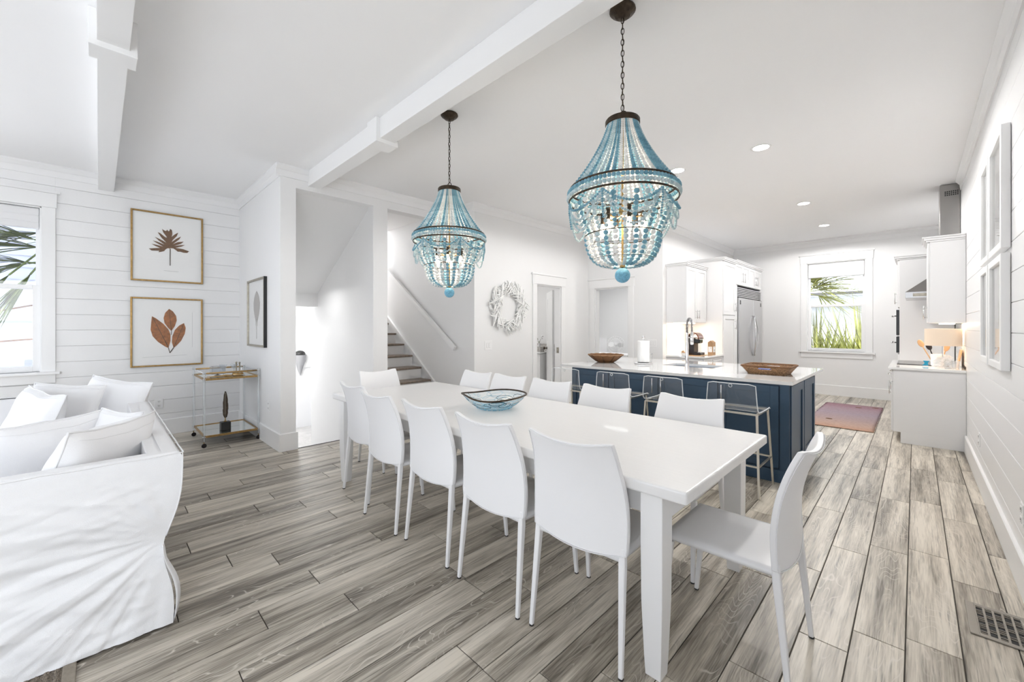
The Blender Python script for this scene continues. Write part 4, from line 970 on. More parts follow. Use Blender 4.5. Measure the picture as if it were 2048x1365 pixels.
for e_, h0, h1 in ((.012, 0, .02), (.03, .02, .045), (.045, .045, .06)): mb.box(Vector((.105 - e_, RY + .05 - e_, 2.40 + h0)) - of, Vector((.408, 7.38, 2.40 + h1)) - of)
mb.build('crown', M['cab'], o, bevel=.003)
o = tag(empty('cabinet_light', (.27, 7.1, 1.448)), 'slim lit strip under the right wall cabinet', 'light'); box('lens', (-.06, -.18, -.012), (.06, .2, -.002), M['strip'], o)
light('undercabinet', 'AREA', (.26, 7.1, 1.43), (0, 0, 0), .9, .1, .4, (1, .78, .55))
# tall oven tower
o = tag(empty('oven_tower', (.1, 8.9, 0)), 'tall white cabinet holding black wall ovens on the right wall', 'cabinet'); of = o.location.copy()
MB().box(Vector((-.165, 8.36, .0)) - of, Vector((.392, 9.2, 2.40)) - of).build('carcass', M['cab'], o, bevel=.002)
for a, b in ((1.66, 1.28), (1.26, 1.02)):
    d = MB().box(Vector((-.20, 8.38, b)) - of, Vector((-.166, 9.18, a)) - of).build('oven_door', M['black'], o, bevel=.004)
    MB().tube([Vector((-.25, 8.42, a - .09)) - of, Vector((-.25, 9.14, a - .09)) - of], .012, 8).tube([Vector((-.20, 8.46, a - .09)) - of, Vector((-.25, 8.46, a - .09)) - of], .008, 6).build('handle', M['chrome'], d, smooth=True)
shaker('door', 8.38, 9.18, 1.70, 2.39, -.165, -1, 'x', M['cab'], o, hand=(8.44, 1.75, 1.92), off=of); shaker('door', 8.38, 9.18, .12, 1.0, -.165, -1, 'x', M['cab'], o, off=of)
mb = MB()
for e_, h0, h1 in ((.012, 0, .02), (.03, .02, .045), (.04, .045, .055)): mb.box(Vector((-.185 - e_, 8.36 - e_, 2.40 + h0)) - of, Vector((.392, 9.2, 2.40 + h1)) - of)
mb.build('crown', M['cab'], o, bevel=.003)
# range hood
o = tag(empty('range_hood', (.2, 7.8, 1.78)), 'stainless steel chimney range hood on the right wall', 'range hood'); of = o.location.copy()
MB().box(Vector((-.09, 7.42, 1.78)) - of, Vector((.392, 8.18, 1.86)) - of).build('canopy_lip', M['steel'], o, bevel=.003)
MB().add([Vector(p) - of for p in ((-.09, 7.42, 1.86), (.392, 7.42, 1.86), (.392, 8.18, 1.86), (-.09, 8.18, 1.86), (.21, 7.63, 2.12), (.392, 7.63, 2.12), (.392, 7.97, 2.12), (.21, 7.97, 2.12))], [(0, 1, 5, 4), (1, 2, 6, 5), (2, 3, 7, 6), (3, 0, 4, 7), (4, 5, 6, 7), (3, 2, 1, 0)]).build('canopy', M['hsteel'], o)
MB().box(Vector((.228, 7.62, 2.12)) - of, Vector((.405, 7.98, 3.225)) - of).build('chimney', M['hsteel'], o, bevel=.002)
g = MB()
for i in range(7):
    for j in range(3): g.box(Vector((.27 + i * .018, 7.614, 3.08 + j * .022)) - of, Vector((.282 + i * .018, 7.619, 3.094 + j * .022)) - of)
g.build('vent_slots', M['gap'], o)
MB().box(Vector((-.02, 7.416, 1.80)) - of, Vector((.2, 7.419, 1.84)) - of).build('control_panel', M['silver'], o)
# table lamp
o = tag(empty('table_lamp', (.235, 7.0, .917)), 'table lamp with beige drum shade and faceted glass base', 'lamp')
MB().lathe([(.155, .265), (.155, .465), (.152, .465), (.152, .265)], 40, closed=True).build('lamp_shade', M['shade'], o, auto=True)
cr_ = MB()
for i in range(26):
    a = i * 2.4; r_ = .035 + .045 * rnd.random(); z = .03 + .11 * (i / 26); cr_.sphere((r_ * cos(a), r_ * sin(a), z), .022 + .012 * rnd.random(), 6, 4, (1, 1, .8))
cr_.build('glass_base', M['crystal'], o); MB().lathe([(.008, .12), (.008, .30), (0, .30)], 10).build('stem', M['chrome'], o); MB().lathe([(.07, 0), (.07, .012), (.02, .02), (.02, .03)], 24).build('foot', M['crystal'], o, auto=True)
MB().sphere((0, 0, .36), .035, 12, 8).build('bulb', M['bulb'], o, smooth=True); light('lamp_glow', 'POINT', (.235, 7.0, 1.27), power=.35, col=(1, .8, .6), radius=.04)
# utensils crock
o = tag(empty('utensil_crock', (.20, 7.33, .917)), 'white crock holding cooking utensils, behind the table lamp', 'crock')
MB().lathe([(.05, 0), (.06, .01), (.065, .15), (.06, .15), (.055, .012), (0, .012)], 20).build('crock', M['plate'], o, auto=True)
def utensil(lab, nm, dx, dy, lean, mt, L=.32, head=(.028, .006, .05)):
    e = tag(empty(nm, (.20 + dx, 7.33 + dy, .93)), lab, 'utensil', 'utensils in the crock on the right worktop'); e.rotation_euler = lean
    MB().tube([(0, 0, 0), (0, 0, L)], .006, 6).build('shaft', mt, e); MB().sphere((0, 0, L + head[2] * .8), 1, 12, 8, head).build('head', mt, e, smooth=True)
utensil('wooden spoon leaning left from the crock', 'wooden_spoon', -.03, 0, (0, R(-24), 0), M['woodl'], .25)
utensil('black spatula standing in the crock', 'spatula', -.01, .02, (0, R(-16), 0), M['dkplastic'], .20)
utensil('wooden spatula leaning right in the crock', 'wooden_spatula', .02, -.01, (R(6), R(14), 0), M['woodl'], .19)
o = tag(empty('spoon_rest', (.10, 7.20, .925)), 'deep blue ceramic spoon rest on the cooktop edge', 'spoon rest')
MB().prism([(-.04, 0), (.02, 0), (.012, .03), (.03, .06), (-.03, .06), (-.015, .03)], 0, .012, Matrix.Rotation(pi / 2 - .1, 4, 'X')).build('rest', M['blue'], o, bevel=.003)
o = tag(empty('glass_canister', (.34, 7.02, .917)), 'small clear glass dish beside the table lamp by the wall', 'dish')
MB().lathe([(.03, 0), (.035, .005), (.04, .09), (.037, .09), (.03, .01), (0, .01)], 16).build('dish', M['crystal'], o, auto=True)
o = tag(empty('cutting_board', (.36, 7.22, .917)), 'light wooden cutting board leaning behind the table lamp', 'board'); MB().box((-.006, -.12, 0), (.006, .12, .22)).build('board', M['woodl'], o, bevel=.01); o.rotation_euler = (R(0), R(8), 0)
# ------------------------------------------------------------------ rugs, vent
o = tag(empty('kitchen_rug', (-.78, 8.35, 0.001)), 'pink and orange rag rug on the kitchen floor beyond the island', 'rug')
def rg(u, v): 
    x = (u - .5) * .76; y = (v - .5) * 2.3
    return (x + .012 * noise.noise((y * 6, 0, u)), y + .01 * noise.noise((x * 8, 3, v)), .008 + .004 * noise.noise((x * 9, y * 40, 0)))
MB().grid(rg, 24, 150).build('weave', M['rug_p'], o, smooth=True, solid=.006)
fr = MB()
for i in range(60):
    for s in (-1, 1):
        y = -1.14 + 2.28 * i / 59; fr.tube([(s * .375, y, .008), (s * (.39 + .008 * rnd.random()), y + .01 * (rnd.random() - .5), .004)], .004, 4)
tag(fr.build('tufts', M['rug_p'], o), kind='stuff')
for (x, y) in ((.3, .98), (.09, .85), (-.15, -.55)): MB().sphere((x, y, .013), 1, 8, 5, (.045, .02, .006)).build('knot', M['wicker'], o, smooth=True)
o = tag(empty('jute_rug', (-3.2, -1.45, 0.0005)), 'braided jute rug with flat border under the sofa corner', 'rug')
box('weave', (-2.2, -1.3, 0), (2.2, 1.345, .008), M['jute'], o); 
for a, b in (((-2.25, 1.345, 0), (2.25, 1.385, .010)), ((2.2, -1.3, 0), (2.25, 1.345, .010))): box('border', a, b, M['juteb'], o, bevel=.003)
br = MB()
for r_ in range(12):
    for i in range(60): br.sphere((1.1 - i * .028 + (r_ % 2) * .014, 1.33 - r_ * .028, .009), 1, 6, 4, (.017, .011, .006))
tag(br.build('braid_knots', M['jute'], o, smooth=True), kind='stuff')
o = tag(empty('floor_register', (.285, 2.955, .001)), 'bronze grey floor vent grille with cut-out pattern beside the right wall', 'vent')
MB().box((-.105, -.155, 0), (-.075, .155, .006)).box((.075, -.155, 0), (.105, .155, .006)).box((-.075, -.155, 0), (.075, -.13, .006)).box((-.075, .13, 0), (.075, .155, .006)).build('frame', M['vent'], o, bevel=.002)
box('duct', (-.078, -.132, -.0005), (.078, .132, .0008), M['gap'], o)
for i in range(6): x = -.075 + .15 * (i + .0) / 5.0; box('grille_bar', (x - .004, -.13, .001), (x + .004, .13, .005), M['vent'], o)
for j in range(16):
    y = -.122 + j * .0163
    for i in range(5):
        x0 = -.075 + .03 * i
        if (i + j // 2) % 2 == 0 or j % 4 == 3: box('grille_bar', (x0 + .003, y - .0022, .001), (x0 + .027, y + .0022, .005), M['vent'], o)
# ------------------------------------------------------------------ sofa
sx0, sx1, sy0, sy1, sz = -5.45, -2.49, -.95, .28, .80
so = tag(empty('sofa', ((sx0 + sx1) / 2, (sy0 + sy1) / 2, 0)), 'large white slipcovered sofa at the left, seen from its end', 'sofa'); of = so.location.copy()
def wr(p, s=1.0, amp=.006):
    x, y, z = p; low = max(0, 1 - z / .55)
    d = amp * (.7 + 2.6 * low) * noise.noise((x * 2.2 + z * 1.5, y * 2.6 + z * 4.2, z * 9 + y * 3)) + amp * .6 * noise.noise((x * 9 + z * 7, y * 5 - z * 8, z * 20 + y * 6))
    # diagonal pulls running from the corner pleat
    dy = y - .24; r_ = sqrt(dy * dy + (z - .40) ** 2) + .05; an = atan2(z - .42, dy)
    d += .012 * noise.noise((an * 7, r_ * 1.2, x * .3)) * min(1, r_ * 4) * (1.2 if z < .55 else max(.45, 1.2 - (z - .55) * 6)) + .008 * noise.noise((an * 19, r_ * 2, 4))* low
    d += .0055 * noise.noise(((z - .3 * y) * 15, y * 2.0, 5)) + .003 * noise.noise(((z - .25 * y) * 34, y * 3.5, 9))
    d += .004 * (1 - abs(noise.noise((y * 1.5, z * 11 + y * 3.5, 7)) * 2)) ** 3
    return d
def shell(name, fn, nu, nv, nrm, mt=M['slip']):
    def g(u, v):
        p = Vector(fn(u, v)); e = min(1, min(u, 1 - u, 1 - v) * 8) if nrm != (0, 0, 1) else min(1, min(u, 1 - u, v, 1 - v) * 8)
        return p + Vector(nrm) * (wr(p) * e) - of
    return MB().grid(g, nu, nv).build(name, mt, so, smooth=True)
def ycorner(z): return sy1 - .062 * math.exp(-((z - .37) / .17) ** 2) - .035 * max(0, 1 - z / .45)
def flare(z): return .012 * (1 - min(1, z / .33)) - .018 * math.exp(-((z - .40) / .10) ** 2)
def prof(v):
    # height up the panel, then a small roll over the top edge: (outward offset, z)
    if v < .86: z = .012 + (sz - .022 - .012) * v / .86; return flare(z), z
    q = (v - .86) / .14
    if q < .3: a = q / .3 * pi / 2; return -.022 + .022 * cos(a), sz - .022 + .030 * sin(a)
    return -.022 - .050 * (q - .3) / .7, sz + .008
def cover(name, fn, nu, nv, nrm):
    def g(u, v):
        o_, z = prof(v); p = Vector(fn(u, o_, z)); e = min(1, min(u, 1 - u) * 8) * min(1, max(0, (.84 - v) * 8))
        return p + Vector(nrm) * (wr(p) * e) - of
    return MB().grid(g, nu, nv).build(name, M['slip'], so, smooth=True)
cover('arm_cover', lambda u, o_, z: (sx1 + o_, sy0 + (ycorner(z) + (min(0, o_) if z > .75 else 0) - sy0) * u, z), 130, 150, (1, 0, 0))
cover('back_cover', lambda u, o_, z: (sx1 + (min(0, o_) if z > .75 else o_) + (sx0 - sx1) * u, ycorner(z) + (o_ if z > .75 else o_ * (u > .02)), z), 110, 50, (0, 1, 0))
cover('far_arm_cover', lambda u, o_, z: (sx0 - o_, sy1 + (sy0 - sy1) * u, z), 30, 40, (-1, 0, 0))
at = .075
def soft(name, a, b, mt=M['slip'], bv=.03, n=3): return box(name, Vector(a) - of, Vector(b) - of, mt, so, bevel=bv, seg=n)
soft('arm_inner', (sx1 - at, sy0, .2), (sx1 - .03, sy1 - .085, sz + .004), bv=.008); soft('back_inner', (sx0 + .03, sy1 - at - .045, .2), (sx1 - .031, sy1 - .085, sz + .003), bv=.008); soft('arm_inner', (sx0 + .03, sy0, .2), (sx0 + at, sy1 - .051, sz), bv=.01)
soft('back_rail', (sx0 + .034, sy1 - at - .049, .62), (sx1 - .036, sy1 - .03, sz + .0045), bv=.006)
soft('base', (sx0 + .03, sy0, .02), (sx1 - .04, sy1 - .12, .30), bv=.01)
for i in range(3):
    a = sx0 + at + i * (sx1 - sx0 - 2 * at) / 3; soft('seat_cushion', (a + .005, sy0 - .02, .28), (a + (sx1 - sx0 - 2 * at) / 3 - .005, sy1 - at - .04, .46), bv=.05, n=4)
# corner pleat and seams
def pleat(u, v):
    z = .012 + .37 * v; q = sin(pi * min(1, v * .9 + .12)) ; return Vector((sx1 + .004 - .05 * u + .006 * sin(v * 9), ycorner(z) - .004 + .034 * q * sin(pi * (.15 + .55 * u)) , z)) - of
MB().grid(pleat, 6, 12).build('kick_pleat', M['slip'], so, smooth=True, solid=.003)
MB().tube([Vector((sx1 + .004, y_, sz + .003 + .0015 * sin(y_ * 30))) - of for y_ in [sy0 + (sy1 - sy0) * i / 40 for i in range(41)]] + [Vector((sx1 + .002 + flare(z_), ycorner(z_) + .001, z_)) - of for z_ in [sz - .02 - i * .04 for i in range(10)]], .003, 6).build('piping', M['seam'], so, smooth=True)
MB().tube([Vector((sx1 - (sx1 - sx0) * i / 60, sy1 + .003, sz + .004 + .0012 * sin(i * 1.3))) - of for i in range(61)], .0032, 6).build('piping', M['seam'], so, smooth=True)
# cushions
def cushion(lab, c, xa, za, w_=.56, h_=.56, th=.20, seed=1):
    o = tag(empty('throw_pillow', c), lab, 'pillow', 'white linen pillows on the sofa')
    xa = Vector(xa).normalized(); za = Vector(za); za = (za - xa * za.dot(xa)).normalized(); ya = za.cross(xa)
    o.rotation_euler = Matrix((xa, ya, za)).transposed().to_euler()
    def P(u, v, s):
        a, b = 2 * u - 1, 2 * v - 1
        k = max(0, (1 - a ** 2)) ** .5 * max(0, (1 - b ** 2)) ** .5
        pin = 1 - .07 * (1 - abs(a) ** 2) * (abs(b) ** 3) , 1 - .07 * (1 - abs(b) ** 2) * (abs(a) ** 3)
        x = a * w_ / 2 * pin[1]; z = b * h_ / 2 * pin[0]
        wv = .010 * noise.noise((x * 9 + seed, z * 9, seed * 3.1)) + .016 * noise.noise((x * 4, z * 4 + seed, 1)) + .012 * (1 - k) * noise.noise((x * 22, z * 22, seed))
        return Vector((x, s * (th / 2 * k ** .8 + wv * k) + .012 * noise.noise((x * 5, z * 5, seed * 7)) * (1 - k), z + .010 * noise.noise((x * 6, 0, seed + 5))))
    n = 26; mb = MB(); mb.grid(lambda u, v: P(u, v, 1), n, n); mb.grid(lambda u, v: P(u, v, -1), n, n)
    mb.build('cover', M['fabric'], o, smooth=True)
    ring = [P(i / n, 0, 0) for i in range(n)] + [P(1, i / n, 0) for i in range(n)] + [P(1 - i / n, 1, 0) for i in range(n)] + [P(0, 1 - i / n, 0) for i in range(n)]
    MB().tube(ring, .005, 5, closed=True).build('piping', M['seam'], o, smooth=True)
    # flange seam: a raised line inset on the visible face
    q = .05
    for s in (-1, 1):
        ins = [P(q + (1 - 2 * q) * i / n, 1 - q, s) for i in range(n + 1)]
        MB().tube([p + Vector((0, s * .0005, 0)) for p in ins], .0012, 4).build('seam', M['seam'], o, smooth=True)
    return o
# ------------------------------------------------------------------ pillows placed on the sofa
cushion('white linen pillow nearest the camera, leaning on the sofa corner', (-2.862, -.018, .662), (-.854, .52, -.035), (.144, .299, .943), .60, .58, .22, 1)
cushion('long white pillow behind the nearest one, at the left picture edge', (-3.38, -.21, .655), (-.533, .846, .027), (.293, .155, .943), .48, .54, .20, 2)
cushion('white pillow corner showing behind the nearest pillow', (-3.30, .03, .672), (.663, .74, -.11), (-.145, .271, .952), .24, .50, .10, 3)
cushion('white linen pillow leftmost in the far row on the sofa', (-4.255, -.335, .69), (.936, .345, -.062), (-.044, .291, .956), .60, .57, .19, 4)
cushion('white linen pillow in the middle of the far row on the sofa', (-4.50, -.21, .70), (.565, .822, -.07), (-.199, .218, .955), .46, .57, .17, 5)
cushion('white linen pillow on the right of the far row, against the sofa back', (-4.62, .049, .69), (.858, .51, -.069), (-.09, .281, .955), .66, .60, .18, 6)
# ------------------------------------------------------------------ bar cart
bx0, bx1, by0, by1 = -6.58, -5.85, .855, 1.405
bc = tag(empty('bar_cart', ((bx0 + bx1) / 2, (by0 + by1) / 2, 0)), 'clear acrylic and brass bar cart on casters with mirrored shelves', 'cart'); of = bc.location.copy()
for sx in (bx0, bx1):
    for sy in (by0, by1):
        MB().tube([Vector((sx, sy, .07)) - of, Vector((sx, sy, .885)) - of], .014, 10).build('post', M['acrylic'], bc, smooth=True)
        MB().lathe([(.0045, .07), (.0045, .885)], 6, Matrix.Translation(Vector((sx, sy, 0)) - of)).build('post_core', M['acredge'], bc)
        c_ = MB().lathe([(0, 0), (.024, .0), (.026, .008), (.024, .016), (0, .016)], 18, Matrix.Translation(Vector((sx - .008, sy, .026)) - of) @ Matrix.Rotation(pi / 2, 4, 'Y')).build('caster', M['dkplastic'], bc, auto=True)
        MB().tube([Vector((sx - .012, sy, .026)) - of, Vector((sx - .012, sy, .06)) - of, Vector((sx, sy, .075)) - of], .006, 6).build('fork', M['gold'], c_)
        for z in (.125, .79, .862): MB().lathe([(.017, -.006), (.019, 0), (.017, .006)], 14, Matrix.Translation(Vector((sx, sy, z)) - of), closed=True).build('collar', M['chrome'], bc, smooth=True)
for z in (.125, .79):
    f_ = MB()
    for a, b in (((bx0, by0, z - .012), (bx1, by0 + .016, z + .012)), ((bx0, by1 - .016, z - .012), (bx1, by1, z + .012)), ((bx0, by0 + .016, z - .012), (bx0 + .016, by1 - .016, z + .012)), ((bx1 - .016, by0 + .016, z - .012), (bx1, by1 - .016, z + .012))): f_.box(Vector(a) - of, Vector(b) - of)
    f_.build('shelf_frame', M['gold'], bc, bevel=.002)
    box('mirror_shelf', Vector((bx0 + .016, by0 + .016, z)) - of, Vector((bx1 - .016, by1 - .016, z + .005)) - of, M['mirror'], bc)
for sx in (bx0, bx1):
    MB().tube([Vector((sx, by0 + .02, .862)) - of, Vector((sx, by1 - .02, .862)) - of], .010, 10).build('rail', M['gold'], bc, smooth=True)
for sy in (by0, by1): MB().tube([Vector((bx0 + .01, sy, .862)) - of, Vector((bx1 - .01, sy, .862)) - of], .005, 8).build('side_rail', M['acredge'], bc, smooth=True)
# things on the cart
g = tag(empty('glass_box', (-6.25, 1.05, .797)), 'clear glass box dish standing at the back of the cart top', 'dish')
MB().box((-.07, -.07, .02), (.07, .07, .024)).box((-.07, -.07, .02), (-.066, .07, .11)).box((.066, -.07, .02), (.07, .07, .11)).box((-.07, -.07, .02), (.07, -.066, .11)).box((-.07, .066, .02), (.07, .07, .11)).build('tank', M['crystal'], g)
MB().tube([(-.07, -.07, .11), (.07, -.07, .11), (.07, .07, .11), (-.07, .07, .11)], .004, 5, closed=True).build('rim', M['chrome'], g); MB().lathe([(.04, 0), (.008, .01), (.008, .02), (.03, .02)], 14).build('foot', M['chrome'], g)
def wineglass(x, y, lab):
    g = tag(empty('coupe_glass', (x, y, .797)), lab, 'glass', 'stemmed glasses on the bar cart')
    MB().lathe([(.03, 0), (.03, .003), (.004, .008), (.004, .08), (.03, .10), (.042, .14), (.040, .14), (.027, .102), (0, .09)], 20).build('bowl', M['crystal'], g, auto=True)
wineglass(-6.08, 1.08, 'stemmed glass in the middle of the cart top'); wineglass(-6.12, 1.20, 'stemmed glass beside the brass tongs on the cart')
g = tag(empty('brass_caddy', (-6.02, 1.22, .797)), 'brass twin post caddy standing on the cart top', 'bar caddy')
for dx in (-.025, .025): MB().lathe([(.012, .0), (.008, .01), (.008, .15), (.012, .155), (.012, .17), (0, .175)], 12, Matrix.Translation((dx, dx * .5, 0))).build('post', M['silver'], g, auto=True)
MB().lathe([(.055, 0), (.06, .006), (.06, .03), (.055, .036), (.05, .03), (.05, .01)], 24).build('dish', M['gold'], g, auto=True); MB().tube([(.045 * cos(a), .03, .07 + .045 * sin(a)) for a in [2 * pi * i / 18 for i in range(18)]], .005, 6, closed=True).build('ring', M['chrome'], g, smooth=True)
g = tag(empty('champagne_sabre', (-5.96, 1.08, .80)), 'brass handled bottle opener lying along the front of the cart top', 'opener')
MB().tube([(0, -.19, .008), (0, -.14, .009), (0, -.04, .010), (0, .0, .012), (0, .08, .011)], [.004, .006, .010, .014, .007], 8).build('handle', M['gold'], g, smooth=True); MB().tube([(0, .08, .01), (0, .2, .008)], .005, 6).build('shaft', M['chrome'], g); MB().sphere((0, -.19, .012), .011, 10, 6).build('knob', M['chrome'], g, smooth=True)
g = tag(empty('feather_sculpture', (-6.08, 1.10, .131)), 'tall bronze feather on a black block on the lower cart shelf', 'sculpture')
box('block', (-.05, -.05, 0), (.05, .05, .10), M['blackm'], g, bevel=.002); MB().lathe([(.018, .10), (.02, .105), (.006, .115), (.005, .15)], 12).build('mount', M['gold'], g, auto=True)
pts = [(0, .14), (.022, .16), (.036, .21), (.034, .24), (.040, .26), (.038, .32), (.032, .34), (.034, .37), (.025, .42), (.01, .47), (-.004, .475), (-.018, .43), (-.024, .36), (-.030, .34), (-.028, .26), (-.034, .24), (-.028, .18), (-.012, .15)]
MB().prism(pts, -.003, .003, Matrix.Rotation(R(38), 4, 'Z') @ Matrix.Rotation(pi / 2, 4, 'X')).build('feather', M['bronze'], g); MB().tube([(0, 0, .13), (.002, 0, .3), (.004, 0, .46)], .004, 6).build('quill', M['silver'], g)
# ------------------------------------------------------------------ pictures
def frame(name, T, w_, h_, fm, lab, side=None, fw=.022, depth=.03, glassm=None):
    """local: x right, z up, y towards the room (negative y = out from wall)... T places centre"""
    g = tag(empty(name), lab, 'picture'); g.matrix_world = T
    mb = MB()
    a, b = w_ / 2, h_ / 2
    for p, q in (((-a, -depth, -b), (-a + fw, 0, b)), ((a - fw, -depth, -b), (a, 0, b)), ((-a + fw, -depth, -b), (a - fw, 0, -b + fw)), ((-a + fw, -depth, b - fw), (a - fw, 0, b))): mb.box(p, q)
    mb.build('frame', fm, g, bevel=.004)
    box('backing', (-a + fw, -.012, -b + fw), (a - fw, -.002, b - fw), M['paper'], g)
    return g
Mleft = lambda y, z: Matrix.Translation((XL, y, z)) @ Matrix.Rotation(pi / 2, 4, 'Z')      # faces +X
def poly(g, pts, th, mt, name, y=-.013):
    Mt = Matrix(((1, 0, 0, 0), (0, 0, -1, y), (0, 1, 0, 0), (0, 0, 0, 1)))
    me = MB().prism(pts, 0, th, Mt).mesh(name, mt); b = bmesh.new(); b.from_mesh(me)
    bmesh.ops.triangulate(b, faces=[f for f in b.faces if len(f.verts) > 4]); b.to_mesh(me); b.free(); fixn(me)
    return link(name, me, g)
def unmap(pts, x0, x1, t0, t1, b0, b1, w_, h_):
    r = []
    for x, y in pts:
        s = (x - x0) / (x1 - x0); top = t0 + (t1 - t0) * s; bot = b0 + (b1 - b0) * s; r.append(((s - .5) * w_, (.5 - (y - top) / (bot - top)) * h_))
    return r
def art_leaf1():
    w_, h_ = .725, .895; g = frame('framed_leaf_print', Mleft(.638, 2.435), w_, h_, M['gold'], 'gold framed print of a brown fan-shaped palmate leaf, upper of two', fw=.02)
    P_ = [(455, 375), (440, 372), (425, 380), (412, 395), (390, 400), (368, 403), (375, 392), (315, 390), (295, 375), (330, 372), (380, 370), (345, 355), (315, 338), (350, 345), (405, 360), (355, 332), (325, 312), (360, 322), (415, 345), (370, 312), (340, 284), (375, 300), (430, 330), (390, 290), (362, 248), (380, 255), (425, 290), (434, 288), (405, 250), (395, 222), (408, 232), (425, 240), (435, 228), (442, 240), (452, 240), (458, 222), (472, 232), (476, 260), (470, 285), (495, 265), (522, 252), (510, 280), (478, 310), (470, 325), (510, 298), (545, 282), (530, 305), (480, 340), (520, 325), (567, 322), (545, 338), (490, 355), (530, 350), (577, 348), (550, 360), (500, 370), (560, 380), (612, 398), (595, 410), (565, 408), (540, 400), (520, 400), (500, 385), (485, 375), (463, 372)]
    f = lambda p: unmap(p, 162, 728, 62, 148, 620, 655, w_, h_)
    poly(g, f(P_), .003, M['leafb'], 'leaf'); s = f([(455, 376), (462, 376), (461, 508), (455, 508)]); poly(g, s, .004, M['ink'], 'stem')
    poly(g, f([(410, 545), (525, 556), (525, 558), (410, 547)]), .001, M['greyink'], 'caption')
    box('picture_glass', (-w_ / 2 + .02, -.022, -h_ / 2 + .02), (w_ / 2 - .02, -.020, h_ / 2 - .02), M['pglass'], g)
def art_leaf2():
    w_, h_ = .725, .885; g = frame('framed_leaf_print', Mleft(.635, 1.338), w_, h_, M['gold'], 'gold framed print of three rust brown leaves, lower of two', fw=.02)
    f = lambda p: unmap(p, 158, 718, 751, 781, 1303, 1284, w_, h_)
    poly(g, f([(315, 905), (345, 922), (400, 965), (440, 1010), (456, 1050), (456, 1100), (440, 1155), (410, 1140), (360, 1105), (320, 1060), (305, 1010), (310, 950)]), .003, M['leafo'], 'leaf')
    poly(g, f([(445, 850), (475, 870), (500, 905), (505, 940), (490, 985), (463, 1022), (440, 1000), (410, 960), (403, 920), (415, 880)]), .0035, M['leafo'], 'leaf')
    poly(g, f([(563, 962), (577, 1000), (570, 1045), (540, 1100), (500, 1140), (480, 1155), (467, 1110), (470, 1065), (490, 1015), (525, 980)]), .003, M['leafo'], 'leaf')
    for a in ([(437, 1150), (443, 1152), (452, 1185), (478, 1150), (484, 1154), (455, 1193), (448, 1193)], [(461, 1018), (465, 1018), (465, 1052), (461, 1052)], [(318, 912), (321, 912), (442, 1148), (437, 1150)], [(444, 855), (446, 855), (465, 1020), (461, 1020)], [(561, 965), (564, 967), (483, 1152), (480, 1150)]): poly(g, f(a), .0042, M['ink'], 'stem')
    for a in ([(245, 1225), (590, 1208), (590, 1209.5), (245, 1226.5)], [(630, 880), (631.5, 880), (631.5, 1150), (630, 1150)]): poly(g, f(a), .001, M['greyink'], 'plate_mark')
    box('picture_glass', (-w_ / 2 + .02, -.022, -h_ / 2 + .02), (w_ / 2 - .02, -.020, h_ / 2 - .02), M['pglass'], g)
art_leaf1(); art_leaf2()
w_, h_ = .80, .865
g = frame('framed_leaf_print', Matrix.Translation((-5.985, YC, 1.585)), w_, h_, M['silver'], 'framed print of a single pale grey leaf on the narrow wall by the pillar', fw=.025, depth=.035)
box('frame_side', (w_ / 2, -.036, -h_ / 2), (w_ / 2 + .004, 0, h_ / 2), M['blackm'], g)
lf = [(0, .28)] + [(.15 * sin(pi * min(1, q) ** .8) * (1 - .1 * q), .28 - .44 * q) for q in (.1, .2, .35, .5, .65, .8, .9)] + [(.05, -.17), (.015, -.08), (-.012, -.08), (-.045, -.165)] + [(-.15 * sin(pi * min(1, q) ** .8) * (1 - .1 * q), .28 - .44 * q) for q in (.9, .8, .65, .5, .35, .2, .1)]
poly(g, lf, .003, M['leafg'], 'leaf'); poly(g, [(-.004, -.08), (.004, -.08), (.004, -.33), (-.004, -.33)], .003, M['leafg'], 'stem')
box('picture_glass', (-w_ / 2 + .025, -.024, -h_ / 2 + .025), (w_ / 2 - .025, -.022, h_ / 2 - .025), M['pglass'], g)
for yc, wd, zc, hh, lab in ((4.12, .585, 2.254, .75, 'white framed picture on the right wall, upper and nearer of four'), (4.70, .46, 2.254, .75, 'white framed picture on the right wall, upper and farther of four'),
                        (4.13, .585, 1.492, .715, 'white framed picture on the right wall, lower and nearer of four'), (4.73, .46, 1.492, .715, 'white framed picture on the right wall, lower and farther of four')):
    g = frame('white_picture_frame', Matrix.Translation((XR - .002, yc, zc)) @ Matrix.Rotation(-pi / 2, 4, 'Z'), wd, hh, M['trim'], lab, fw=.045, depth=.04)
    box('print', (-wd / 2 + .10, -.0135, -hh / 2 + .10), (wd / 2 - .10, -.0125, hh / 2 - .10), M['mount'], g)
    poly(g, [(.06 * cos(a) * (1 + .3 * cos(5 * a)), .10 * sin(a)) for a in [2 * pi * i / 30 for i in range(30)]], .002, M['leafg'], 'motif', y=-.0136)
    box('picture_glass', (-wd / 2 + .045, -.026, -hh / 2 + .045), (wd / 2 - .045, -.023, hh / 2 - .045), M['pglass'], g)
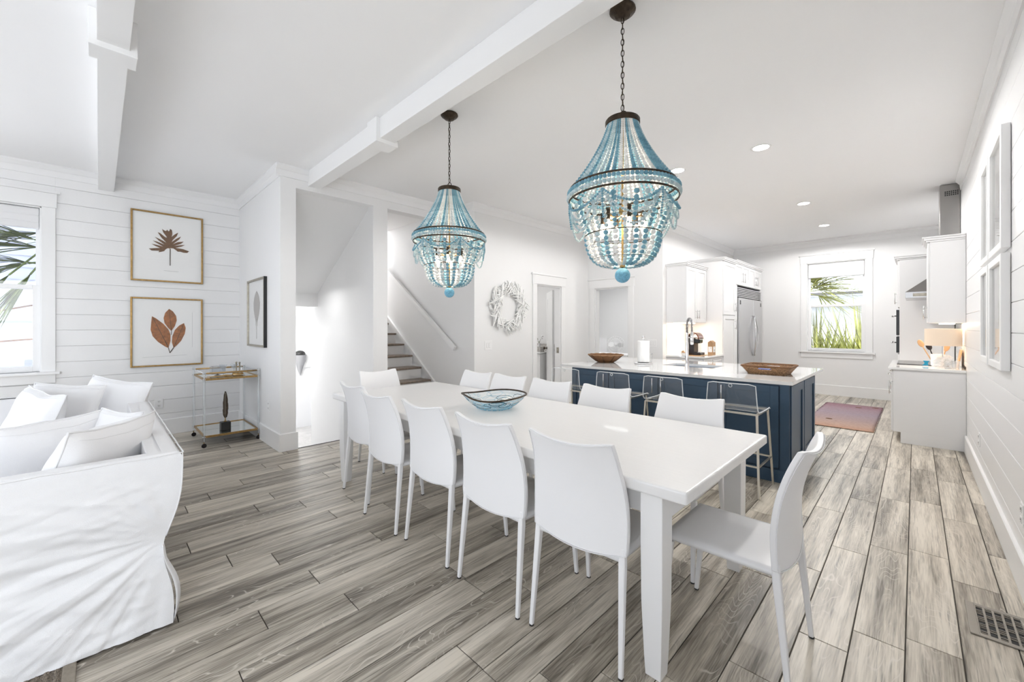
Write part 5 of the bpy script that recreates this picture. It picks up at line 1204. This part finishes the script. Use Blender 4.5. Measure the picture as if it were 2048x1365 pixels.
# ------------------------------------------------------------------ driftwood wreath
wc = Vector((XW + .012, 4.55, 1.715))
g = tag(empty('driftwood_wreath', wc), 'round whitewashed driftwood wreath hung on the hall wall', 'wreath')
for i in range(230):
    a = rnd.random() * 2 * pi; rr = .30 + .10 * (rnd.random() - .5) * 1.6; L_ = .05 + .05 * rnd.random(); an = a + pi / 2 + rnd.choice((-1, 1)) * (.35 + .7 * rnd.random())
    d = Vector((.12 * (rnd.random() - .5), cos(an), sin(an))); c = Vector((.018 + .045 * rnd.random(), rr * cos(a), rr * sin(a) * 1.0)); r_ = .010 + .008 * rnd.random()
    b_ = Vector((.01 * (rnd.random() - .5), .01 * (rnd.random() - .5), .01 * (rnd.random() - .5)))
    MB().tube([c - d * L_, c - d * L_ * .4 + b_, c + d * L_ * .4 - b_, c + d * L_], [r_ * .55, r_, r_ * .95, r_ * .5], 6, flat=.7).build('driftwood_piece', M['drift'], g)
MB().tube([(.012, .30 * cos(2 * pi * i / 40), .30 * sin(2 * pi * i / 40)) for i in range(40)], .012, 6, closed=True).build('hoop', M['drift'], g)
# ------------------------------------------------------------------ switches and outlets
def plate(name, T, w_, h_, gangs, lab, outlet=False):
    g = tag(empty(name), lab, 'outlet' if outlet else 'switch'); g.matrix_world = T
    box('cover_plate', (-w_ / 2, -.006, -h_ / 2), (w_ / 2, 0, h_ / 2), M['plate'], g, bevel=.003)
    for i in range(gangs):
        x = (i - (gangs - 1) / 2) * .046
        if outlet:
            for z in (-.028, .028):
                box('socket', (x - .017, -.009, z - .017), (x + .017, -.006, z + .017), M['plate'], g, bevel=.004)
                box('slot', (x - .009, -.0098, z - .005), (x - .006, -.009, z + .008), M['gap'], g); box('slot', (x + .006, -.0098, z - .005), (x + .009, -.009, z + .008), M['gap'], g); box('slot', (x - .0025, -.0098, z - .014), (x + .0025, -.009, z - .010), M['gap'], g)
        else:
            box('rocker_gap', (x - .018, -.0066, -.035), (x + .018, -.006, .035), M['plated'], g); box('rocker', (x - .0165, -.010, -.0335), (x + .0165, -.006, .0335), M['plate'], g, bevel=.002)
TL = lambda y, z: Matrix.Translation((XL, y, z)) @ Matrix.Rotation(pi / 2, 4, 'Z'); TC = lambda x, z: Matrix.Translation((x, YC, z)); TR = lambda y, z: Matrix.Translation((XR, y, z)) @ Matrix.Rotation(-pi / 2, 4, 'Z'); TH = lambda y, z: Matrix.Translation((XW, y, z)) @ Matrix.Rotation(pi / 2, 4, 'Z')
plate('wall_outlet', TL(.545, .415), .085, .125, 1, 'white double outlet on the shiplap wall behind the sofa', True)
plate('light_switch', TC(-5.67, 1.22), .075, .12, 1, 'white light switch on the narrow wall left of the pillar')
plate('wall_outlet', TC(-5.50, .46), .075, .12, 1, 'white outlet low on the narrow wall beside the bar cart', True)
plate('light_switch', TH(4.145, 1.125), .145, .14, 2, 'white double switch plate below left of the driftwood wreath')
plate('light_switch', Matrix.Translation((-3.27, YW, 1.12)), .16, .13, 3, 'white triple switch plate on the hall end wall right of the doorway')
plate('wall_outlet', TR(5.5, .40), .075, .12, 1, 'white outlet on the right wall nearer the kitchen', True)
plate('wall_outlet', TR(3.46, .40), .075, .12, 1, 'white outlet on the right wall at the picture edge', True)
plate('wall_outlet', Matrix.Translation((XK + .01, 7.18, 1.18)) @ Matrix.Rotation(pi / 2, 4, 'Z'), .075, .12, 1, 'white outlet on the tiled backsplash left of the coffee machine', True)
# ------------------------------------------------------------------ glass bowl on table
g = tag(empty('glass_bowl', (-2.26, 2.10, TZ + .001)), 'clear art glass bowl with blue web pattern and brown rim on the table', 'bowl')
def wav(a): return .243 * (1 + .035 * cos(3 * a + 2.2) + .015 * cos(5 * a)), .096 + .006 * cos(2 * a - 2.1) + .007 * cos(3 * a)
def bw_(u, v, off=0):
    a = 2 * pi * u; R_, Hh = wav(a); s = v; r_ = .10 + (R_ - .10) * (s ** .8); z = .004 + Hh * s ** 1.35
    return Vector(((r_ + off) * cos(a), (r_ + off) * sin(a), z))
bg = thin_glass('bowl_glass', (.965, .985, .99), 1.3, 1.45, .02, cover=.10, ccol=(.86, .93, .95))
MB().grid(bw_, 60, 14, closed_u=True).build('bowl_wall', bg, g, smooth=True, solid=.004)
MB().lathe([(0, .002), (.095, .0), (.103, .004), (.095, .008), (0, .008)], 40).build('bowl_foot', thin_glass('foot_glass', (.8, .93, .98), 1.2, 1.45, .03, cover=.35, ccol=(.35, .62, .78)), g, smooth=True)
MB().tube([bw_(i / 60, 1) for i in range(60)], .0065, 8, closed=True).build('rim', M['bronze'], g, smooth=True)
webm = mat('blue_web', (.02, .10, .14), .2, bump=.02); webl = mat('light_blue_web', (.22, .50, .66), .3, bump=.02)
for i in range(46):
    u0, v0 = rnd.random(), .12 + .75 * rnd.random(); du, dv = .035 + .03 * rnd.random(), .10 + .12 * rnd.random()
    MB().tube([bw_((u0 + du * cos(2 * pi * k / 12) + .006 * rnd.random()) % 1, min(.97, max(.03, v0 + dv * sin(2 * pi * k / 12))), .003) for k in range(12)], .0012 if i % 3 else .0018, 4, closed=True).build('glass_thread', webm if i % 3 == 0 else webl, g)
ds = MB()
for i in range(160): a = 2 * pi * rnd.random(); v = .16 * rnd.random() ** 1.5; p = bw_(a / 2 / pi, v, .004); ds.sphere(p, .0035 + .003 * rnd.random(), 5, 4)
tag(ds.build('glass_drops', webl, g), kind='stuff')
# ------------------------------------------------------------------ side room contents
g = tag(empty('pedestal_fan', (-5.12, 8.8, 0)), 'white pedestal fan seen through the hall end doorway', 'fan')
MB().lathe([(.18, 0), (.18, .02), (.03, .05), (.015, .06), (.015, .84)], 20).build('stand', M['plate'], g, auto=True)
Tf = Matrix.Translation((0, -.06, .98)) @ Matrix.Rotation(R(25), 4, 'Z') @ Matrix.Rotation(pi / 2, 4, 'X')
MB().lathe([(.04, -.02), (.045, .03), (0, .05)], 16, Tf).lathe([(.05, -.03), (.05, -.14), (0, -.15)], 16, Tf).build('motor', M['trim'], g, auto=True)
for i in range(4):
    T = Tf @ Matrix.Rotation(i * pi / 2, 4, 'Z'); MB().prism([(.03, -.02), (.08, -.07), (.17, -.05), (.18, .04), (.10, .06), (.03, .03)], 0, .006, T @ Matrix.Rotation(.35, 4, 'X')).build('blade', M['plated'] if False else M['door'], g)
cg = MB()
for i in range(24):
    a = 2 * pi * i / 24; cg.tube([Tf @ Vector((r_ * cos(a), r_ * sin(a), z)) for r_, z in ((.04, .07), (.14, .065), (.2, .03), (.205, 0), (.2, -.03), (.05, -.06))], .0018, 4)
for r_, z in ((.205, 0), (.14, .065), (.05, .07)): cg.tube([Tf @ Vector((r_ * cos(2 * pi * i / 32), r_ * sin(2 * pi * i / 32), z)) for i in range(32)], .004, 5, closed=True)
cg.build('cage', M['plate'], g)
g = tag(empty('white_chair', (-5.58, 8.9, 0)), 'plain white high-backed chair seen through the hall end doorway', 'chair')
MB().add([(-.13, 0, .5), (.13, 0, .5), (.10, .03, 1.13), (-.13, .03, 1.13)], [(0, 1, 2, 3)]).build('backrest', M['leather'], g, solid=.03); box('seat', (-.2, -.42, .44), (.2, .02, .5), M['leather'], g, bevel=.01)
for a in (-.18, .18):
    for b in (-.4, 0): MB().tube([(a, b, .44), (a, b, 0)], .016, 4).build('leg', M['leather'], g)
g = tag(empty('white_desk', (-5.0, 8.25, 0)), 'white desk seen through the hall end doorway under the fan', 'desk')
box('desktop', (-.45, -.3, .77), (.62, .3, .80), M['plate'], g, bevel=.003)
for a in (-.42, .6): box('side_panel', (a - .015, -.28, 0), (a + .015, .28, .77), M['plate'], g)
g = tag(empty('bathroom_vanity', (-5.6, 6.35, 0)), 'white bathroom vanity with speckled granite top behind the hall door', 'vanity')
box('carcass', (-.3, -.1, 0), (.22, .34, .86), M['door'], g); box('vanity_top', (-.33, -.13, .87), (.25, .34, .90), M['plate'], g, bevel=.003); box('backsplash', (-.33, .32, .90), (.25, .34, 1.05), M['granite'], g)
g = tag(empty('tissue_box', (-5.5, 6.30, .902)), 'grey speckled box on the bathroom vanity', 'box'); box('carton', (-.1, -.06, 0), (.14, .06, .10), M['granite'], g, bevel=.004)
g = tag(empty('flower_vase', (-5.55, 6.42, .902)), 'small vase of white flowers on the bathroom vanity', 'vase')
MB().lathe([(.02, 0), (.035, .04), (.03, .12), (.018, .16), (.02, .17)], 14).build('vase', M['plate'], g, auto=True)
for i in range(6):
    a = i * 1.1; e = Vector((.07 * cos(a), .07 * sin(a), .27 + .05 * sin(i * 2.3))); MB().tube([(0, 0, .16), e * .6 + Vector((0, 0, .1)), e], .003, 4).build('stem', M['palm'], g); MB().sphere(e, .03, 6, 4, (1, 1, .6)).build('bloom', M['plate'], g)
g = tag(empty('wall_sconce', (-7.42, 2.68, 1.05)), 'grey cone-shaped wall holder with dark top in the stairwell', 'sconce')
sc_ = on_x(600, 725, -9.58)
g.location = sc_
MB().lathe([(.01, -.28), (.10, .02), (.13, .16), (.12, .16), (0, .10)], 20).build('cone', mat('grey_cone', (.35, .35, .36), .6, bump=.05), g, auto=True); MB().sphere((0, 0, .17), 1, 14, 8, (.11, .11, .09)).build('filling', M['blackm'], g, smooth=True)
plate('light_switch', Matrix.Translation((-9.6, on_x(612, 722, -9.6)[1], on_x(612, 722, -9.6)[2])) @ Matrix.Rotation(pi / 2, 4, 'Z'), .22, .30, 1, 'white panel on the bright wall deep in the stairwell')
light('bath_fill', 'AREA', (-5.9, 5.4, 2.65), (0, 0, 0), 6, .6, .6, (1, .98, .96)); light('bedroom_fill', 'AREA', (-5.0, 8.4, 2.65), (0, 0, 0), 8, 1, 1, (1, 1, 1))  # added area fills brightening the side rooms, no fixtures modelled
light('stair_upper_fill', 'AREA', (-7.2, 3.2, 5.5), (0, 0, 0), 85, 1.6, .8); light('stair_nook_fill', 'AREA', (-6.3, 2.05, 2.0), (0, 0, 0), 1.2, .5, .5); light('stairwell_fill', 'AREA', (-8.6, 2.2, 1.5), (0, 0, 0), 13, .9, .9)  # area fills added to brighten the stair spaces, not real fixtures
# ------------------------------------------------------------------ outdoors
struct('ground', MB().box((-40, -30, -.9), (30, 45, -.8)), M['ground'])
nb = tag(empty('neighbour_house', (-10.6, -2, -.8)), 'pale blue clapboard house outside the left window', 'house')
wz0, wz1 = 2.35, 3.55; wy0, wy1 = -.62, .25
for k in range(34):
    z0 = k * .2; zc = z0 - .8
    segs = [(-7, 9)]
    if zc + .2 > wz0 and zc < wz1: segs = [(-7, wy0 + 2 + -0), (wy1 + 2, 9)]
    for a, b in segs:
        v = [(.0, a, z0), (.028, a, z0), (.008, a, z0 + .2), (0, a, z0 + .2), (.0, b, z0), (.028, b, z0), (.008, b, z0 + .2), (0, b, z0 + .2)]
        MB().add(v, [(0, 1, 2, 3), (7, 6, 5, 4), (0, 4, 5, 1), (1, 5, 6, 2), (2, 6, 7, 3), (3, 7, 4, 0)]).build('clapboard', M['siding'], nb)
box('wall_core', (-.2, -7, 0), (-.001, 9, 6.8), M['siding'], nb)
wf = box('window_glass', (0, wy0 + 2, wz0 + .8), (.01, wy1 + 2, wz1 + .8), M['darkglass'], nb); 
for a, b in (((0, wy0 + 1.93, wz0 + .73), (.05, wy0 + 2.0, wz1 + .87)), ((0, wy1 + 2, wz0 + .73), (.05, wy1 + 2.07, wz1 + .87)), ((0, wy0 + 2, wz1 + .8), (.05, wy1 + 2, wz1 + .87)), ((0, wy0 + 2, wz0 + .73), (.05, wy1 + 2, wz0 + .8)), ((0, wy0 + 2, 3.70), (.03, wy1 + 2, 3.76))): box('window_trim', a, b, M['sidingw'], nb)
def fan_leaf(par, c, d, n, L, mt, spread=1.9, droop=.5, wd=.018, name='frond', stem=.5):
    c = Vector(c); d = Vector(d).normalized(); side = d.cross(Vector((0, 0, 1))).normalized(); up = side.cross(d)
    mb = MB().tube([c - d * stem, c], .012, 5)
    for i in range(n):
        a = (i / (n - 1) - .5) * spread; v = (d * cos(a) + side * sin(a) * .85 + up * sin(a) * .3 * cos(i)).normalized(); l = L * (.75 + .3 * cos(a)) * (.85 + .3 * rnd.random())
        p = [c + v * l * s + Vector((0, 0, -droop * l * s * s)) for s in (0, .25, .5, .75, 1)]; w = v.cross(Vector((0, 0, 1))); w = (w.normalized() if w.length > .01 else side)
        ws = (.4 * wd, wd, wd * .9, wd * .5, .001); vs = []
        for q, ww in zip(p, ws): vs += [q - w * ww + Vector((0, 0, .003)), q + Vector((0, 0, -.004)), q + w * ww + Vector((0, 0, .003))]
        mb.add(vs, [(3 * j + k, 3 * j + k + 1, 3 * j + k + 4, 3 * j + k + 3) for j in range(4) for k in range(2)])
    return mb.build(name, mt, par)
pt = tag(empty('palm_tree', (-8.9, -.15, -.8)), 'green fan palm just outside the left window', 'palm')
MB().tube([(0, 0, 0), (.05, .02, 1.5), (.0, 0, 3.2)], [.14, .11, .12], 12).build('trunk', M['trunk'], pt, smooth=True)
def fl(c, d, L_, m_, n=22, sp=1.8, dr=.2, wd=.02, st_=.35): fan_leaf(pt, Vector(c) - pt.location, d, n, L_, M[m_], sp, dr, wd, stem=st_)
fl((-8.75, -.60, 2.52), (0, -1, .05), 1.05, 'palm', 20, 2.0, .12, .017)
fl((-8.95, -.62, 2.75), (0, -1, -.25), 1.0, 'palm', 16, 1.3, .1, .017)
fl((-8.60, -.66, 2.12), (.0, -.55, -1), .80, 'palm', 26, 1.0, .05, .020, .5)
fl((-8.9, -.70, 2.30), (.1, -1, -.35), .9, 'palm', 14, 1.2, .2, .014)
fl((-8.7, -.63, 2.62), (.05, -1, .35), 1.0, 'palm', 16, 1.6, .2, .015)
fl((-9.2, -.75, 2.35), (0, -1, .1), .9, 'palm', 18, 2.2, .25, .014)
fl((-8.65, -.85, 2.10), (.0, -.7, -.9), .70, 'palm', 18, 1.0, .05, .016, .4)
fl((-8.8, -.95, 1.62), (.0, -1, -.3), .5, 'palmd', 5, .9, .1, .03)
fl((-8.8, -1.0, 1.20), (.0, -1, -.1), .5, 'palmd', 5, .6, .1, .03)
for a, e in ((60, 30), (120, 20), (10, 30), (170, 35), (-150, 50), (90, 60)):
    dd = Vector((cos(R(a)) * cos(R(e)), sin(R(a)) * cos(R(e)), sin(R(e)))); fan_leaf(pt, Vector((0, 0, 3.2)) + dd * .4, dd, 22, .8, M['palm'], 2.2, .3, .018, stem=.4)
# behind kitchen window
bh = tag(empty('white_house', (-3, 18.5, -.8)), 'overexposed white house with dark roof edge outside the kitchen window', 'house')
box('wall', (-6, 0, 0), (9, .3, 3.3), M['sidingw'], bh); MB().add([(-6.5, -.6, 3.3), (9.5, -.6, 3.3), (9.5, 3, 5.6), (-6.5, 3, 5.6), (-6.5, -.6, 3.40), (9.5, -.6, 3.40), (9.5, 3, 5.72), (-6.5, 3, 5.72)], [(0, 1, 2, 3), (4, 5, 6, 7), (0, 1, 5, 4), (2, 3, 7, 6)]).build('roof', M['sidingw'], bh); box('eave', (-6.5, -.64, 3.34), (9.5, -.60, 3.42), M['roof'], bh); box('fascia', (-6.5, -.5, 3.0), (9.5, -.1, 3.3), M['door'], bh)
M['sky_glass'] = mat('sky_glass', (.22, .35, .48), .1, bump=.01)
for x in (-.9, 1.9): wf = box('window_glass', (x, -.02, 1.1), (x + .55, -.005, 2.3), M['sky_glass'], bh); box('window_trim', (x - .06, -.04, 2.3), (x + .61, 0, 2.36), M['sidingw'], bh)
pt = tag(empty('palm_tree', (-2.2, 13.7, -.8)), 'fan palm outside the kitchen window at its upper left', 'palm')
MB().tube([(0, 0, 0), (0, 0, 3.1)], [.14, .11], 12).build('trunk', M['trunk'], pt, smooth=True)
for a, e in ((0, 10), (-20, 40), (20, 60), (-40, 15), (10, -15), (-60, 40), (90, 30), (180, 30), (-90, 20), (230, 20), (-10, 25)):
    dd = Vector((cos(R(a)) * cos(R(e)), sin(R(a)) * cos(R(e)), sin(R(e)))); fan_leaf(pt, Vector((0, 0, 3.15)) + dd * .35, dd, 26, .95, M['palmy'], 2.6, .25, .016)
for i, (x, y, h) in enumerate(((-2.25, 13.0, 3.0), (-1.75, 12.8, 2.7), (-1.25, 13.0, 2.6), (-.85, 12.8, 3.0), (-1.95, 14.2, 3.4), (-.9, 13.8, 3.5), (-.35, 12.9, 3.3))):
    gp = tag(empty('yucca_shrub', (x, y, -.8)), ('yellow green spiky shrub outside the kitchen window, %s' % ('far left in the glass', 'left of centre', 'centre', 'right of centre', 'taller one behind on the left', 'taller one behind on the right', 'far right by the frame')[i]), 'shrub', 'spiky shrubs outside the kitchen window')
    mb = MB()
    for k in range(130):
        a = rnd.random() * 2 * pi; e = R(52 + 36 * rnd.random()); L_ = h * (.55 + .45 * rnd.random()); v = Vector((cos(a) * cos(e), sin(a) * cos(e), sin(e))); w = v.cross(Vector((0, 0, 1))).normalized(); dr = .35 * rnd.random()
        vs = []
        for s, ww in ((.05, .012), (.4, .030), (.75, .020), (1, .001)): q = v * L_ * s + Vector((0, 0, -dr * L_ * s * s)); vs += [q - w * ww, q + w * ww]
        mb.add(vs, [(0, 1, 3, 2), (2, 3, 5, 4), (4, 5, 7, 6)])
    tag(mb.build('blades', M['palmy'], gp), kind='stuff')
